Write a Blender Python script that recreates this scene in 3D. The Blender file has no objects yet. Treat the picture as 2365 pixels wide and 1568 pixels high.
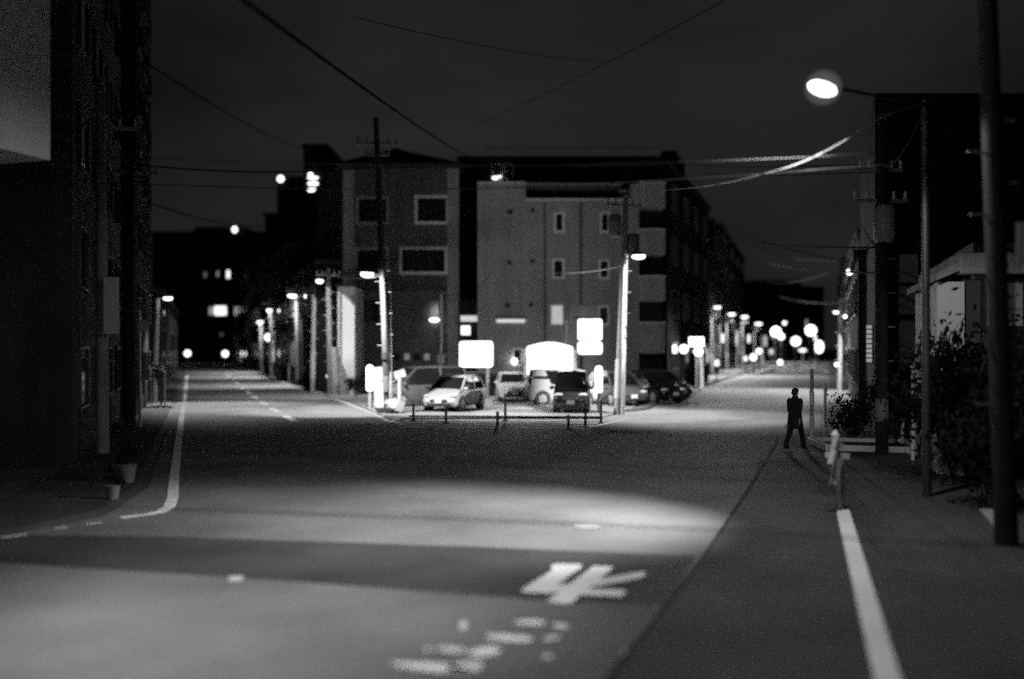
import bpy, bmesh, math, random
from mathutils import Vector, Matrix, Euler
from mathutils.geometry import tessellate_polygon
R = random.Random(7)
SC = bpy.context.scene
COL = SC.collection
PI = math.pi
# ------------------------------------------------------------------ camera
CAMH, FP, CX, HZ = 2.8, 2299.3, 1182.5, 803.0     # metres, focal length and centre in photo units (2365 wide)
cd = bpy.data.cameras.new('camera'); cam = bpy.data.objects.new('camera', cd); COL.objects.link(cam)
cam.location = (0, 0, CAMH); cam.rotation_euler = (PI/2, 0, 0)
cd.sensor_width = 36; cd.lens = 35; cd.shift_y = (HZ-784)/2365; cd.clip_end = 3000; cd.clip_start = .05
cd.dof.use_dof = True; cd.dof.focus_distance = 26; cd.dof.aperture_fstop = .22
SC.camera = cam
def G(u, v, z=0.0):
    d = (CAMH-z)*FP/(v-HZ); return Vector(((u-CX)/FP*d, d, z))
def W(u, v, d): return Vector(((u-CX)/FP*d, d, CAMH-(v-HZ)/FP*d))
def zat(v, d): return CAMH-(v-HZ)/FP*d
def xat(u, d): return (u-CX)/FP*d
# ------------------------------------------------------------------ render setup
SC.view_settings.view_transform = 'Standard'; SC.view_settings.look = 'None'
SC.view_settings.exposure = 0; SC.view_settings.gamma = 1
cy = SC.cycles
cy.use_denoising = False; cy.use_adaptive_sampling = False
cy.sample_clamp_indirect = .6; cy.sample_clamp_direct = 3; cy.use_light_tree = True; cy.max_bounces = 5; cy.diffuse_bounces = 2; cy.glossy_bounces = 3
cy.caustics_reflective = False; cy.caustics_refractive = False
# ------------------------------------------------------------------ materials
def pm(name, v, rough=.75, amt=.25, scale=2.0, bump=.15, metal=0, spec=.5, fine=40, trans=0, stain=0):
    m = bpy.data.materials.new(name); m.use_nodes = True; nt = m.node_tree; b = nt.nodes['Principled BSDF']
    tc = nt.nodes.new('ShaderNodeTexCoord')
    n1 = nt.nodes.new('ShaderNodeTexNoise'); n1.inputs['Scale'].default_value = scale; n1.inputs['Detail'].default_value = 6
    n2 = nt.nodes.new('ShaderNodeTexNoise'); n2.inputs['Scale'].default_value = fine; n2.inputs['Detail'].default_value = 3
    nt.links.new(tc.outputs['Object'], n1.inputs['Vector']); nt.links.new(tc.outputs['Object'], n2.inputs['Vector'])
    mr = nt.nodes.new('ShaderNodeMapRange'); mr.inputs['From Min'].default_value = .3; mr.inputs['From Max'].default_value = .7
    mr.inputs['To Min'].default_value = v*(1-amt); mr.inputs['To Max'].default_value = v*(1+amt)
    nt.links.new(n1.outputs['Fac'], mr.inputs['Value'])
    mul = nt.nodes.new('ShaderNodeMath'); mul.operation = 'MULTIPLY'
    mr2 = nt.nodes.new('ShaderNodeMapRange'); mr2.inputs['From Min'].default_value = .3; mr2.inputs['From Max'].default_value = .7
    mr2.inputs['To Min'].default_value = 1-amt*.6; mr2.inputs['To Max'].default_value = 1+amt*.6
    nt.links.new(n2.outputs['Fac'], mr2.inputs['Value'])
    nt.links.new(mr.outputs[0], mul.inputs[0]); nt.links.new(mr2.outputs[0], mul.inputs[1])
    last = mul.outputs[0]
    if stain:
        wv = nt.nodes.new('ShaderNodeTexNoise'); wv.inputs['Scale'].default_value = 1; wv.inputs['Detail'].default_value = 5
        mp = nt.nodes.new('ShaderNodeMapping'); mp.inputs['Scale'].default_value = (1.6, 1.6, .12)
        nt.links.new(tc.outputs['Object'], mp.inputs['Vector']); nt.links.new(mp.outputs[0], wv.inputs['Vector'])
        m3 = nt.nodes.new('ShaderNodeMapRange'); m3.inputs['From Min'].default_value = .35; m3.inputs['From Max'].default_value = .65
        m3.inputs['To Min'].default_value = 1-stain; m3.inputs['To Max'].default_value = 1+stain*.4
        nt.links.new(wv.outputs['Fac'], m3.inputs['Value'])
        mm = nt.nodes.new('ShaderNodeMath'); mm.operation = 'MULTIPLY'
        nt.links.new(last, mm.inputs[0]); nt.links.new(m3.outputs[0], mm.inputs[1]); last = mm.outputs[0]
    nt.links.new(last, b.inputs['Base Color'])
    b.inputs['Roughness'].default_value = rough; b.inputs['Metallic'].default_value = metal
    b.inputs['Specular IOR Level'].default_value = spec
    if bump:
        bp = nt.nodes.new('ShaderNodeBump'); bp.inputs['Strength'].default_value = bump; bp.inputs['Distance'].default_value = .02
        nt.links.new(n2.outputs['Fac'], bp.inputs['Height']); nt.links.new(bp.outputs[0], b.inputs['Normal'])
    return m
def em(name, s, base=.8, sampled=False):
    m = bpy.data.materials.new(name); m.use_nodes = True; m.cycles.emission_sampling = 'AUTO' if sampled else 'NONE'; b = m.node_tree.nodes['Principled BSDF']
    b.inputs['Base Color'].default_value = (base, base, base, 1); b.inputs['Emission Color'].default_value = (1, 1, 1, 1)
    n = m.node_tree.nodes.new('ShaderNodeTexNoise'); n.inputs['Scale'].default_value = 1.5
    mr = m.node_tree.nodes.new('ShaderNodeMapRange'); mr.inputs['To Min'].default_value = s*.75; mr.inputs['To Max'].default_value = s*1.25
    m.node_tree.links.new(n.outputs['Fac'], mr.inputs['Value']); m.node_tree.links.new(mr.outputs[0], b.inputs['Emission Strength'])
    return m
M = {}
M['asphalt'] = pm('old_asphalt', .14, .8, .34, .35, .6, fine=55, spec=.06)
M['asphalt_new'] = pm('dark_asphalt', .05, .7, .25, .6, .5, fine=60, spec=.06)
M['asphalt_side'] = pm('worn_dark_asphalt', .066, .8, .3, .5, .5, fine=60, spec=.06)
M['lot'] = pm('lot_asphalt', .16, .6, .3, .5, .4, fine=50)
M['seam'] = pm('bitumen_seam', .036, .9, .3, 2, .3, spec=.05)
M['ground'] = pm('dark_ground', .05, .9, .3, .2, .3)
M['paving'] = pm('concrete_paving', .05, .85, .3, .8, .4, spec=.06)
M['kerb'] = pm('kerb_concrete', .3, .8, .3, 1.5, .4)
M['paint'] = pm('road_paint', .86, .6, .12, 1.2, .3, fine=70)
M['worn'] = pm('worn_road_paint', .74, .7, .25, 4, .3, fine=70)
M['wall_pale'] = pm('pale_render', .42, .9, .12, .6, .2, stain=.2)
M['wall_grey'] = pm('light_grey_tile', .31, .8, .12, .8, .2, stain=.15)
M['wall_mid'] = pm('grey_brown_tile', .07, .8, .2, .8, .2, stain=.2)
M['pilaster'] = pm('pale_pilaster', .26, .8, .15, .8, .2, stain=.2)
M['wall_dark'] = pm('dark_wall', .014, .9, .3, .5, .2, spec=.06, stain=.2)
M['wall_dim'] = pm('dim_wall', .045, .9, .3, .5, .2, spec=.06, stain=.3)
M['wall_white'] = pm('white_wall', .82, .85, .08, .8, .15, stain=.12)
M['roof'] = pm('dark_roof', .03, .8, .3, 1, .3, spec=.06)
M['frame'] = pm('pale_window_frame', .75, .5, .08, 2, 0)
M['frame_dk'] = pm('dark_window_frame', .03, .5, .1, 2, 0)
M['glass'] = pm('dark_glass', .012, .08, .1, 1, 0, spec=.5)
M['dim_glass'] = em('dim_lit_glass', .12, .3)
M['concrete'] = pm('pole_concrete', .42, .8, .15, 3, .3, stain=.2)
M['steel'] = pm('galvanised_steel', .35, .45, .15, 6, .05, metal=.4)
M['white_steel'] = pm('white_painted_steel', .75, .5, .08, 6, .05)
M['black_metal'] = pm('black_metal', .03, .5, .2, 6, .05)
M['grey_plastic'] = pm('grey_plastic', .3, .5, .15, 5, .05)
M['concrete_dark'] = pm('weathered_dark_concrete', .03, .85, .2, 3, .3, spec=.06, stain=.3)
M['steel_dark'] = pm('dark_painted_steel', .025, .5, .2, 6, .05)
M['concrete_mid'] = pm('grey_pole_concrete', .2, .85, .2, 3, .3, stain=.3)
M['concrete_grey'] = pm('dark_grey_pole_concrete', .075, .85, .2, 3, .3, stain=.35, spec=.1)
M['cable'] = pm('cable_rubber', .004, .9, .1, 3, 0, spec=.05)
M['cable_grey'] = pm('grey_cable_sheath', .03, .5, .1, 3, 0, spec=.1)
M['cable_pale'] = pm('pale_cable_sheath', .5, .35, .1, 3, 0)
M['leaf'] = pm('leaf', .06, .6, .4, 5, 0)
M['leaf_dark'] = pm('dark_leaf', .010, .8, .4, 5, 0, spec=.1)
M['bark'] = pm('bark', .06, .9, .3, 5, .4)
M['car_silver'] = pm('silver_car_paint', .8, .3, .04, 2, 0)
M['car_white'] = pm('white_car_paint', .8, .25, .03, 2, 0)
M['car_black'] = pm('black_car_paint', .012, .15, .1, 2, 0)
M['car_dark'] = pm('dark_grey_car_paint', .05, .2, .1, 2, 0)
M['car_glass'] = pm('car_window_glass', .008, .05, .1, 2, 0)
M['tyre'] = pm('tyre_rubber', .02, .9, .2, 10, .2)
M['rim'] = pm('alloy_rim', .6, .35, .1, 5, 0, metal=.5)
M['trim'] = pm('black_plastic_trim', .02, .6, .2, 8, .1)
M['head_glass'] = pm('headlight_glass', .7, .1, .05, 8, 0)
M['tail_glass'] = pm('tail_lamp_glass', .1, .15, .05, 8, 0)
M['plate'] = pm('number_plate', .7, .5, .05, 8, 0)
M['skin'] = pm('skin', .35, .6, .1, 8, 0)
M['coat'] = pm('dark_coat_cloth', .012, .9, .2, 10, .2)
M['trouser'] = pm('dark_trouser_cloth', .010, .9, .2, 10, .2)
M['hair'] = pm('black_hair', .01, .6, .2, 20, .2)
M['shoe'] = pm('dark_shoe', .03, .5, .2, 8, 0)
M['shirt'] = pm('white_shirt_cloth', .7, .9, .1, 8, .1)
M['bag'] = pm('white_plastic_film', .7, .4, .12, 8, .3)
M['pot'] = pm('pale_pot', .16, .8, .15, 5, .1)
M['lamp'] = em('lamp_glow', 26)
M['lamp_far'] = em('far_lamp_glow', 22)
M['sign_lit'] = em('lit_sign_face', 6, sampled=True)
M['sign_dim'] = em('dim_lit_sign_face', .55, sampled=True)
M['tube'] = em('lit_tube', 5, sampled=True)
M['win_lit'] = em('lit_window', 1.6)
M['win_soft'] = em('soft_lit_window', .32)
M['fixture'] = em('lit_fixture', 6)
# ------------------------------------------------------------------ mesh builder
ORG = {}
class MB:
    def __init__(s): s.v = []; s.f = []
    def add(s, vs, fs):
        o = len(s.v); s.v += [Vector(p) for p in vs]; s.f += [tuple(o+i for i in f) for f in fs]; return s
    def box(s, lo, hi):
        x0, y0, z0 = lo; x1, y1, z1 = hi
        return s.add([(x0,y0,z0),(x1,y0,z0),(x1,y1,z0),(x0,y1,z0),(x0,y0,z1),(x1,y0,z1),(x1,y1,z1),(x0,y1,z1)],
                     [(0,3,2,1),(4,5,6,7),(0,1,5,4),(1,2,6,5),(2,3,7,6),(3,0,4,7)])
    def cbox(s, c, sz, rz=0, M3=None):
        m = M3 or Matrix.Rotation(rz, 3, 'Z'); c = Vector(c); hx, hy, hz = sz[0]/2, sz[1]/2, sz[2]/2
        vs = [c+m@Vector((a*hx, b*hy, q*hz)) for q in (-1,1) for a, b in ((-1,-1),(1,-1),(1,1),(-1,1))]
        return s.add(vs, [(0,3,2,1),(4,5,6,7),(0,1,5,4),(1,2,6,5),(2,3,7,6),(3,0,4,7)])
    def bar(s, a, b, w, h=None):
        a, b = Vector(a), Vector(b); h = h or w; z = (b-a).normalized(); q = z.to_track_quat('Z', 'Y').to_matrix()
        return s.cbox((a+b)/2, (w, h, (b-a).length), M3=q)
    def tube(s, pts, rs, n=10, cap=True):
        pts = [Vector(p) for p in pts]
        if not hasattr(rs, '__len__'): rs = [rs]*len(pts)
        base = len(s.v); up = None
        for i, p in enumerate(pts):
            t = (pts[min(i+1, len(pts)-1)]-pts[max(i-1, 0)]).normalized()
            q = t.to_track_quat('Z', 'Y').to_matrix()
            for k in range(n):
                a = 2*PI*k/n; s.v.append(p+q@Vector((rs[i]*math.cos(a), rs[i]*math.sin(a), 0)))
        for i in range(len(pts)-1):
            for k in range(n):
                a = base+i*n+k; b = base+i*n+(k+1) % n; s.f.append((a, b, b+n, a+n))
        if cap:
            s.f.append(tuple(base+k for k in reversed(range(n)))); e = base+(len(pts)-1)*n
            s.f.append(tuple(e+k for k in range(n)))
        return s
    def ell(s, c, r, n=14, m=9, M3=None, zmin=-1):
        c = Vector(c); r = Vector(r) if hasattr(r, '__len__') else Vector((r, r, r)); q = M3 or Matrix.Identity(3); base = len(s.v)
        for i in range(m+1):
            ph = -PI/2+PI*i/m; zz = max(math.sin(ph), zmin); cr = math.cos(ph)
            for k in range(n):
                a = 2*PI*k/n; s.v.append(c+q@Vector((r.x*cr*math.cos(a), r.y*cr*math.sin(a), r.z*zz)))
        for i in range(m):
            for k in range(n):
                a = base+i*n+k; b = base+i*n+(k+1) % n; s.f.append((a, b, b+n, a+n))
        return s
    def prism(s, poly, z0, z1):
        n = len(poly); vs = [(p[0], p[1], z0) for p in poly]+[(p[0], p[1], z1) for p in poly]
        tr = tessellate_polygon([[Vector((p[0], p[1], 0)) for p in poly]])
        fs = [tuple(t) for t in tr]+[tuple(n+i for i in reversed(t)) for t in tr]
        fs += [(i, (i+1) % n, n+(i+1) % n, n+i) for i in range(n)]
        return s.add(vs, fs)
    def sheet(s, poly, z):
        tr = tessellate_polygon([[Vector((p[0], p[1], 0)) for p in poly]])
        fs = []
        for t in tr:
            a, b, c = [Vector((poly[i][0], poly[i][1], 0)) for i in t]
            fs.append(tuple(t) if (b-a).cross(c-a).z > 0 else tuple(reversed(t)))
        return s.add([(p[0], p[1], z) for p in poly], fs)
    def loft(s, rings, cap=True):
        base = len(s.v); n = len(rings[0])
        for r in rings: s.v += [Vector(p) for p in r]
        for i in range(len(rings)-1):
            for k in range(n):
                a = base+i*n+k; b = base+i*n+(k+1) % n; s.f.append((a, b, b+n, a+n))
        if cap:
            s.f.append(tuple(base+k for k in reversed(range(n)))); e = base+(len(rings)-1)*n; s.f.append(tuple(e+k for k in range(n)))
        return s
    def build(s, name, mat, parent=None, smooth=False, bevel=0, local=False, fix=True):
        o0 = Vector((0, 0, 0)) if (parent is None or local) else ORG.get(parent.name, Vector((0, 0, 0)))
        me = bpy.data.meshes.new(name); me.from_pydata([p-o0 for p in s.v], [], s.f); me.update()
        if fix:
            bm = bmesh.new(); bm.from_mesh(me); bmesh.ops.remove_doubles(bm, verts=bm.verts, dist=1e-5)
            bmesh.ops.recalc_face_normals(bm, faces=bm.faces); bm.to_mesh(me); bm.free()
        me.materials.append(mat)
        if smooth:
            for p in me.polygons: p.use_smooth = True
            me.set_sharp_from_angle(angle=math.radians(42))
        o = bpy.data.objects.new(name, me); COL.objects.link(o)
        if parent is not None: o.parent = parent
        ORG[o.name] = o0
        if bevel:
            b = o.modifiers.new('b', 'BEVEL'); b.width = bevel; b.segments = 2; b.limit_method = 'ANGLE'
        return o
def thing(name, label, cat, loc=(0, 0, 0), group=None, rz=0):
    o = bpy.data.objects.new(name, None); COL.objects.link(o); o.location = loc; o.rotation_euler = (0, 0, rz); o.empty_display_size = .2
    o['label'] = label; o['category'] = cat
    if group: o['group'] = group
    ORG[o.name] = Vector(loc); return o
def tag(o, label, cat, group=None):
    o['label'] = label; o['category'] = cat
    if group: o['group'] = group
    return o
def struct(name, mb, mat, **k):
    o = mb.build(name, mat, **k); o['kind'] = 'structure'; return o
def spot(parent, loc, target, watts, deg=140, blend=.7, r=.06):
    l = bpy.data.lights.new('lamp_light', 'SPOT'); l.energy = watts; l.spot_size = math.radians(deg); l.spot_blend = blend; l.shadow_soft_size = r
    o = bpy.data.objects.new('lamp_light', l); COL.objects.link(o); o.parent = parent
    o.location = Vector(loc)-ORG[parent.name]
    o.rotation_euler = (Vector(target)-Vector(loc)).to_track_quat('-Z', 'Y').to_euler(); return o
def catenary(a, b, sag, n=24):
    a, b = Vector(a), Vector(b)
    return [a.lerp(b, t/n)-Vector((0, 0, sag*4*(t/n)*(1-t/n))) for t in range(n+1)]
# ------------------------------------------------------------------ world: cloudy city night
w = bpy.data.worlds.new('World'); SC.world = w; w.use_nodes = True; nt = w.node_tree
bg = nt.nodes['Background']; tc = nt.nodes.new('ShaderNodeTexCoord')
mp = nt.nodes.new('ShaderNodeMapping'); mp.inputs['Scale'].default_value = (1.0, 1.0, 3.2)
ns = nt.nodes.new('ShaderNodeTexNoise'); ns.inputs['Scale'].default_value = 2.2; ns.inputs['Detail'].default_value = 5; ns.inputs['Roughness'].default_value = .5
nt.links.new(tc.outputs['Generated'], mp.inputs['Vector']); nt.links.new(mp.outputs[0], ns.inputs['Vector'])
dp = nt.nodes.new('ShaderNodeVectorMath'); dp.operation = 'DOT_PRODUCT'; dp.inputs[1].default_value = Vector((.07, .97, .20)).normalized()
nt.links.new(tc.outputs['Generated'], dp.inputs[0])
gl = nt.nodes.new('ShaderNodeMapRange'); gl.interpolation_type = 'SMOOTHSTEP'
for k, v in (('From Min', .80), ('From Max', 1.0), ('To Min', .0030), ('To Max', .0128)): gl.inputs[k].default_value = v
nt.links.new(dp.outputs['Value'], gl.inputs['Value'])
cl = nt.nodes.new('ShaderNodeMapRange')
for k, v in (('From Min', .3), ('From Max', .7), ('To Min', .5), ('To Max', 1.65)): cl.inputs[k].default_value = v
nt.links.new(ns.outputs['Fac'], cl.inputs['Value'])
ml = nt.nodes.new('ShaderNodeMath'); ml.operation = 'MULTIPLY'
nt.links.new(gl.outputs[0], ml.inputs[0]); nt.links.new(cl.outputs[0], ml.inputs[1])
nt.links.new(ml.outputs[0], bg.inputs['Strength']); bg.inputs['Color'].default_value = (.97, 1.0, 1.0, 1)
# ------------------------------------------------------------------ ground, road, markings
SL, SR = -.32, .316                     # directions (dx/dy) of the two streets
struct('ground', MB().sheet([(-900, -300), (900, -300), (900, 1500), (-900, 1500)], -.004), M['ground'])
g2 = lambda u, v: G(u, v).xy
left_edge = [Vector((-15.4, -10)), Vector((-7.6, 14.6)), Vector((-6.75, 16.6)), Vector((-7.3, 20)), Vector((-14.9, 43.8)), Vector((-31.5, 96)), Vector((-65, 200))]
right_of_left = [Vector((-53.5, 200)), g2(589, 853), g2(633, 873.4), g2(676.8, 893.7), g2(742.5, 909.4), g2(805, 932.8), g2(872, 960), g2(905, 978)]
lot_front = [g2(925, 989), g2(1340, 992), g2(1432, 956)]
right_street_left = [g2(1580, 908), Vector((70.8, 250))]
right_edge = [Vector((79.5, 250)), Vector((9.0, 29.2)), Vector((8.1, 26.2)), Vector((5.95, 17.4)), Vector((-2.6, -10))]
struct('road', MB().sheet(left_edge+right_of_left+lot_front+right_street_left+right_edge, .004), M['asphalt'])
Zm = lambda x, y: g2((1400+x/1.478)/1.7319, (2000+y/1.478)/1.7319)
struct('road_patch', MB().sheet([g2(-260, 1228), g2(0, 1235), g2(400, 1241), g2(1100, 1264), g2(1605, 1285), g2(1542, 1396), g2(1300, 1390), g2(700, 1345), g2(0, 1300), g2(-260, 1288)], .008), M['asphalt_new'])
def along(p, d0, s, y): return Vector((p[0]+s*(y-d0), y))
sm = g2(1742, 1108)
struct('road_patch', MB().sheet([along((1.69, 10.9), 10.9, .36, -10), along((6.1, 17.4), 17.4, SR, -10), Vector((6.1, 17.4)), Vector((8.3, 25.5)), Vector((6.2, 25.2)), g2(1742, 1108), g2(1622, 1291)], .008), M['asphalt_side'])
struct('road_seam', MB().sheet([along((1.63, 10.9), 10.9, .36, -2), along((1.72, 10.9), 10.9, .36, -2), g2(1547, 1397), g2(1627, 1291), g2(1748, 1108), g2(1800, 1015), g2(1795, 1015), g2(1739, 1108), g2(1618, 1291), g2(1537, 1397)], .012), M['seam'])
# stop marking and the worn characters before it
st = [(1185,400),(1215,382),(1370,385),(1366,404),(1222,508),(1300,500),(1440,396),(1555,398),(1540,420),(1475,472),(1725,428),(1748,432),(1742,455),(1700,470),(1420,520),(1412,532),(1610,538),(1636,548),(1605,577),(1365,565),(1312,612),(1280,621),(1162,606),(1240,549),(1180,557),(1010,549),(1020,530),(1200,418)]
struct('road_marking', MB().sheet([Zm(*p) for p in st], .013), M['paint'])
wm = MB()
for cx, cy_, rx, ry, tl in ((1065,730,98,17,.02),(1245,752,50,15,.15),(940,822,150,19,.06),(1190,822,52,13,-.1),(600,890,92,14,.05),(460,888,28,9,0),(800,903,95,29,-.1),(480,995,235,20,.08),(690,995,95,34,-.05),(670,748,22,30,.3),(1170,932,30,13,0),(1620,905,10,8,0)):
    pts = []
    for k in range(22):
        a = 2*PI*k/22; j = 1+R.uniform(-.16, .16); x, y = rx*math.cos(a)*j, ry*math.sin(a)*j
        pts.append(Zm(cx+x*math.cos(tl)-y*math.sin(tl), cy_+x*math.sin(tl)+y*math.cos(tl)))
    wm.sheet(pts, .012)
struct('road_marking', wm, M['worn'])
def strip(pts, w0, z=.012, mat='paint', mb=None):
    pts = [Vector(p).to_2d() for p in pts]; L_, R_ = [], []
    for i, p in enumerate(pts):
        t = (pts[min(i+1, len(pts)-1)]-pts[max(i-1, 0)]).normalized(); n = Vector((-t.y, t.x))*w0/2
        L_.append(p+n); R_.append(p-n)
    m = mb or MB()
    for i in range(len(pts)-1): m.add([(q.x, q.y, z) for q in (R_[i], R_[i+1], L_[i+1], L_[i])], [(0, 1, 2, 3)])
    return m
struct('edge_line', strip([G(1946, 1178), along((5.72, 17.2), 17.2, .29, 8.4), along((5.72, 17.2), 17.2, .29, -6)], .22), M['paint'])
struct('edge_line', strip([G(432, 868), G(427, 920), G(421, 958), G(412, 1020), G(404, 1090), G(399, 1150), G(391, 1172), G(372, 1183), G(345, 1189), G(312, 1193), G(278, 1197)], .2), M['worn'])
wl = MB()
for (a, b) in (((235, 1208), (200, 1212)), ((155, 1219), (125, 1222)), ((62, 1236), (0, 1243)), ((-20, 1247), (-80, 1258))): strip([G(*a), G(*b)], .11, mb=wl)
struct('edge_line', wl, M['worn'])
struct('edge_line', strip([G(564, 838), G(589, 853), G(633, 873.4), G(676.8, 893.7), G(742.5, 909.4), G(805, 932.8), G(872, 960), G(905, 975), G(925, 981)], .3), M['paint'])
dl = MB()
cen = [(669,966.7,61,0),(633.7,947.3),(608,931.7),(588,917.5),(573,906.6),(560,896.3),(548.5,885.3),(539,876.5),(530,867.1),(523,863.2),(511,852.8),(500,837.2)]
cp = [G(c[0], c[1]) for c in cen]
for i, p in enumerate(cp):
    t = (cp[min(i+1, 11)]-cp[max(i-1, 0)]).normalized(); strip([p-t*1.6, p+t*1.6], .32, mb=dl)
struct('centre_line', dl, M['paint'])
zs = MB()
for v in (971, 976.5, 982, 987.5): strip([G(925+(v-971)*-.6+8, v), G(1400-(v-971)*2.6, v+1.2)], .26, mb=zs)
strip([G(1340, 991.5), G(1455, 967)], .16, mb=zs); strip([G(905, 976), G(935, 984), G(1000, 988)], .14, mb=zs)
struct('road_marking', zs, M['paint'])
rl = MB()
strip([G(1540, 918), G(1630, 894)], .12, mb=rl); strip([G(1650, 888), G(1706, 869)], .14, mb=rl); strip([G(1720, 865), G(1785, 846)], .14, mb=rl)
struct('edge_line', rl, M['paint'])
cw = MB()
for k in range(9):
    u = 1766+k*15.5; strip([G(u, 858.6), G(u+8, 857)], 2.4, mb=cw)
for v in (852, 846, 841): strip([G(1775+(858-v)*1.5, v), G(1886, v+1)], .9, mb=cw)
struct('crosswalk', cw, M['paint'])
struct('manhole', MB().tube([G(1357, 1217)+Vector((0, 0, .005)), G(1357, 1217)+Vector((0, 0, .014))], .22, 24), M['steel'])
struct('road_stud', MB().cbox(G(545, 1336, .02), (.16, .1, .03), .2), M['white_steel'])
# parking lot slab, kerb, bay lines
lotp = [g2(905, 972), g2(925, 968), g2(1390, 966), g2(1432, 953), Vector((10.1, 60)), Vector((10.1, 62)), Vector((-11.2, 62)), Vector((-11.0, 58)), g2(800, 928), g2(872, 955)]
struct('parking_lot', MB().prism(lotp, -.01, .06), M['lot'])
bl = MB()
for x0, x1 in ((-4.6, -5.2), (-1.2, -1.0), (.4, 1.2), (2.0, 2.9), (4.4, 5.2), (-3.9, -4.1)): strip([(x0, 42.5), (x1, 49)], .14, z=.066, mb=bl)
strip([(-6, 49.4), (6.8, 49.4)], .14, z=.068, mb=bl)
struct('bay_line', bl, M['paint'])
struct('kerb', MB().bar(G(945, 966, .0)+Vector((0, 0, .07)), G(1392, 967, .0)+Vector((0, 0, .05)), .14, .1), M['wall_dark'], bevel=.02)
# pavements
sw = [Vector((-15.6, -10)), Vector((-7.8, 14.6)), Vector((-7.0, 16.7)), Vector((-7.5, 19.8)), Vector((-15.1, 43.8)), Vector((-31.8, 96)), Vector((-34.5, 96)), Vector((-17.3, 43)), Vector((-10, 22)), Vector((-9.0, 16.5)), Vector((-18, -10))]
struct('pavement', MB().prism(sw, -.01, .05), M['paving'])
struct('pavement', MB().prism([Vector((6.15, 17.4)), Vector((8.35, 26.2)), Vector((9.2, 29.2)), Vector((79.8, 250)), Vector((83, 250)), Vector((11.6, 29)), Vector((8.6, 17.4)), Vector((3, 0)), Vector((-.2, -10)), Vector((-2.4, -10))], -.01, .03), M['asphalt_side'])
struct('pavement', MB().prism([g2(1445, 952), g2(1584, 906), Vector((70.4, 250)), Vector((68.4, 250)), Vector((10.2, 62)), Vector((6.2, 45))], -.01, .1), M['paving'])
# ------------------------------------------------------------------ buildings
def window(parent, u0, u1, v0, v1, d, fr=5, mat='glass', fmat='frame', proud=.06, mull=0):
    x0, x1, z0, z1 = xat(u0, d), xat(u1, d), zat(v1, d), zat(v0, d); t = fr/FP*d
    f = MB()
    for lo, hi in (((x0, z0), (x1, z0+t)), ((x0, z1-t), (x1, z1)), ((x0, z0+t), (x0+t, z1-t)), ((x1-t, z0+t), (x1, z1-t))):
        f.box((lo[0], d-proud, lo[1]), (hi[0], d+.05, hi[1]))
    for k in range(mull):
        xm = x0+(x1-x0)*(k+1)/(mull+1); f.box((xm-t*.25, d-proud*.6, z0+t), (xm+t*.25, d+.05, z1-t))
    w_ = f.build('window', M[fmat], parent)
    MB().box((x0+t, d-.015, z0+t), (x1-t, d+.04, z1-t)).build('pane', M[mat], w_)
    return w_
def slab(u0, u1, v0, v1, d, dep, proud=0):
    return MB().box((xat(u0, d), d-proud, zat(v1, d)), (xat(u1, d), d+dep, zat(v0, d)))
# grey building with framed windows and hipped roof
d = 62.0
b = thing('apartment_building', 'dark grey building with pale framed windows and a low hipped roof behind the parking lot', 'building', (xat(925, d), d, 0))
fx0, fx1 = xat(793, d), xat(1059, d); zt = zat(388, d)
MB().prism([(fx0, d), (fx1, d), (fx1, d+14), (fx0-.31*14, d+14)], 0, zt).build('wall', M['wall_mid'], b)
MB().box((xat(1033, d), d-.1, .05), (xat(1060, d), d, zt-.02)).build('pilaster', M['pilaster'], b)
MB().box((xat(793, d), d-.09, .05), (xat(818, d), d, zt-.02)).build('pilaster', M['pilaster'], b)
rf = MB(); pz = zat(341, d+6)
e0, e1, e2, e3 = (fx0-.4, d-.4, zt), (fx1+.3, d-.4, zt), (fx1+.3, d+14, zt), (fx0-5, d+14, zt); ra, rb_ = (xat(915, d+6), d+6, pz), (xat(930, d+6), d+7, pz)
rf.add([e0, e1, e2, e3, ra, rb_, Vector(e0)+Vector((0, 0, .25)), Vector(e1)+Vector((0, 0, .25)), Vector(e2)+Vector((0, 0, .25)), Vector(e3)+Vector((0, 0, .25))],
       [(3, 2, 1, 0), (0, 1, 7, 6), (1, 2, 8, 7), (2, 3, 9, 8), (3, 0, 6, 9), (6, 7, 5, 4), (7, 8, 5), (8, 9, 4, 5), (9, 6, 4)])
rf.build('roof', M['roof'], b)
for q in ((822, 899, 453, 519), (958, 1037, 451, 518), (819, 898, 571, 636), (922, 1034, 570, 634)): window(b, *q, d, 6.5, fmat='pilaster' if q[0] < 900 else 'frame')
for q in ((822, 878, 688, 748), (965, 1017, 690, 742)): window(b, *q, d, 4, fmat='frame_dk', mull=1)
for k in range(5): window(b, 885+k*23, 903+k*23, 814, 834, d, 2.5, fmat='frame_dk', mat='dim_glass' if k % 2 == 0 else 'glass')
MB().box((xat(820, d), d-1.1, zat(672, d)), (xat(1030, d), d-.1, zat(664, d))).build('canopy', M['wall_dim'], b)
MB().ell((xat(1004, d), d-.25, zat(739, d)), (.33, .2, .13)).build('wall_lamp', M['fixture'], b, smooth=True)
spot(b, (xat(1004, d), d-.5, zat(742, d)), (xat(1004, d), d-4.5, 0), 2400, 84, .8, .1)
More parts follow.
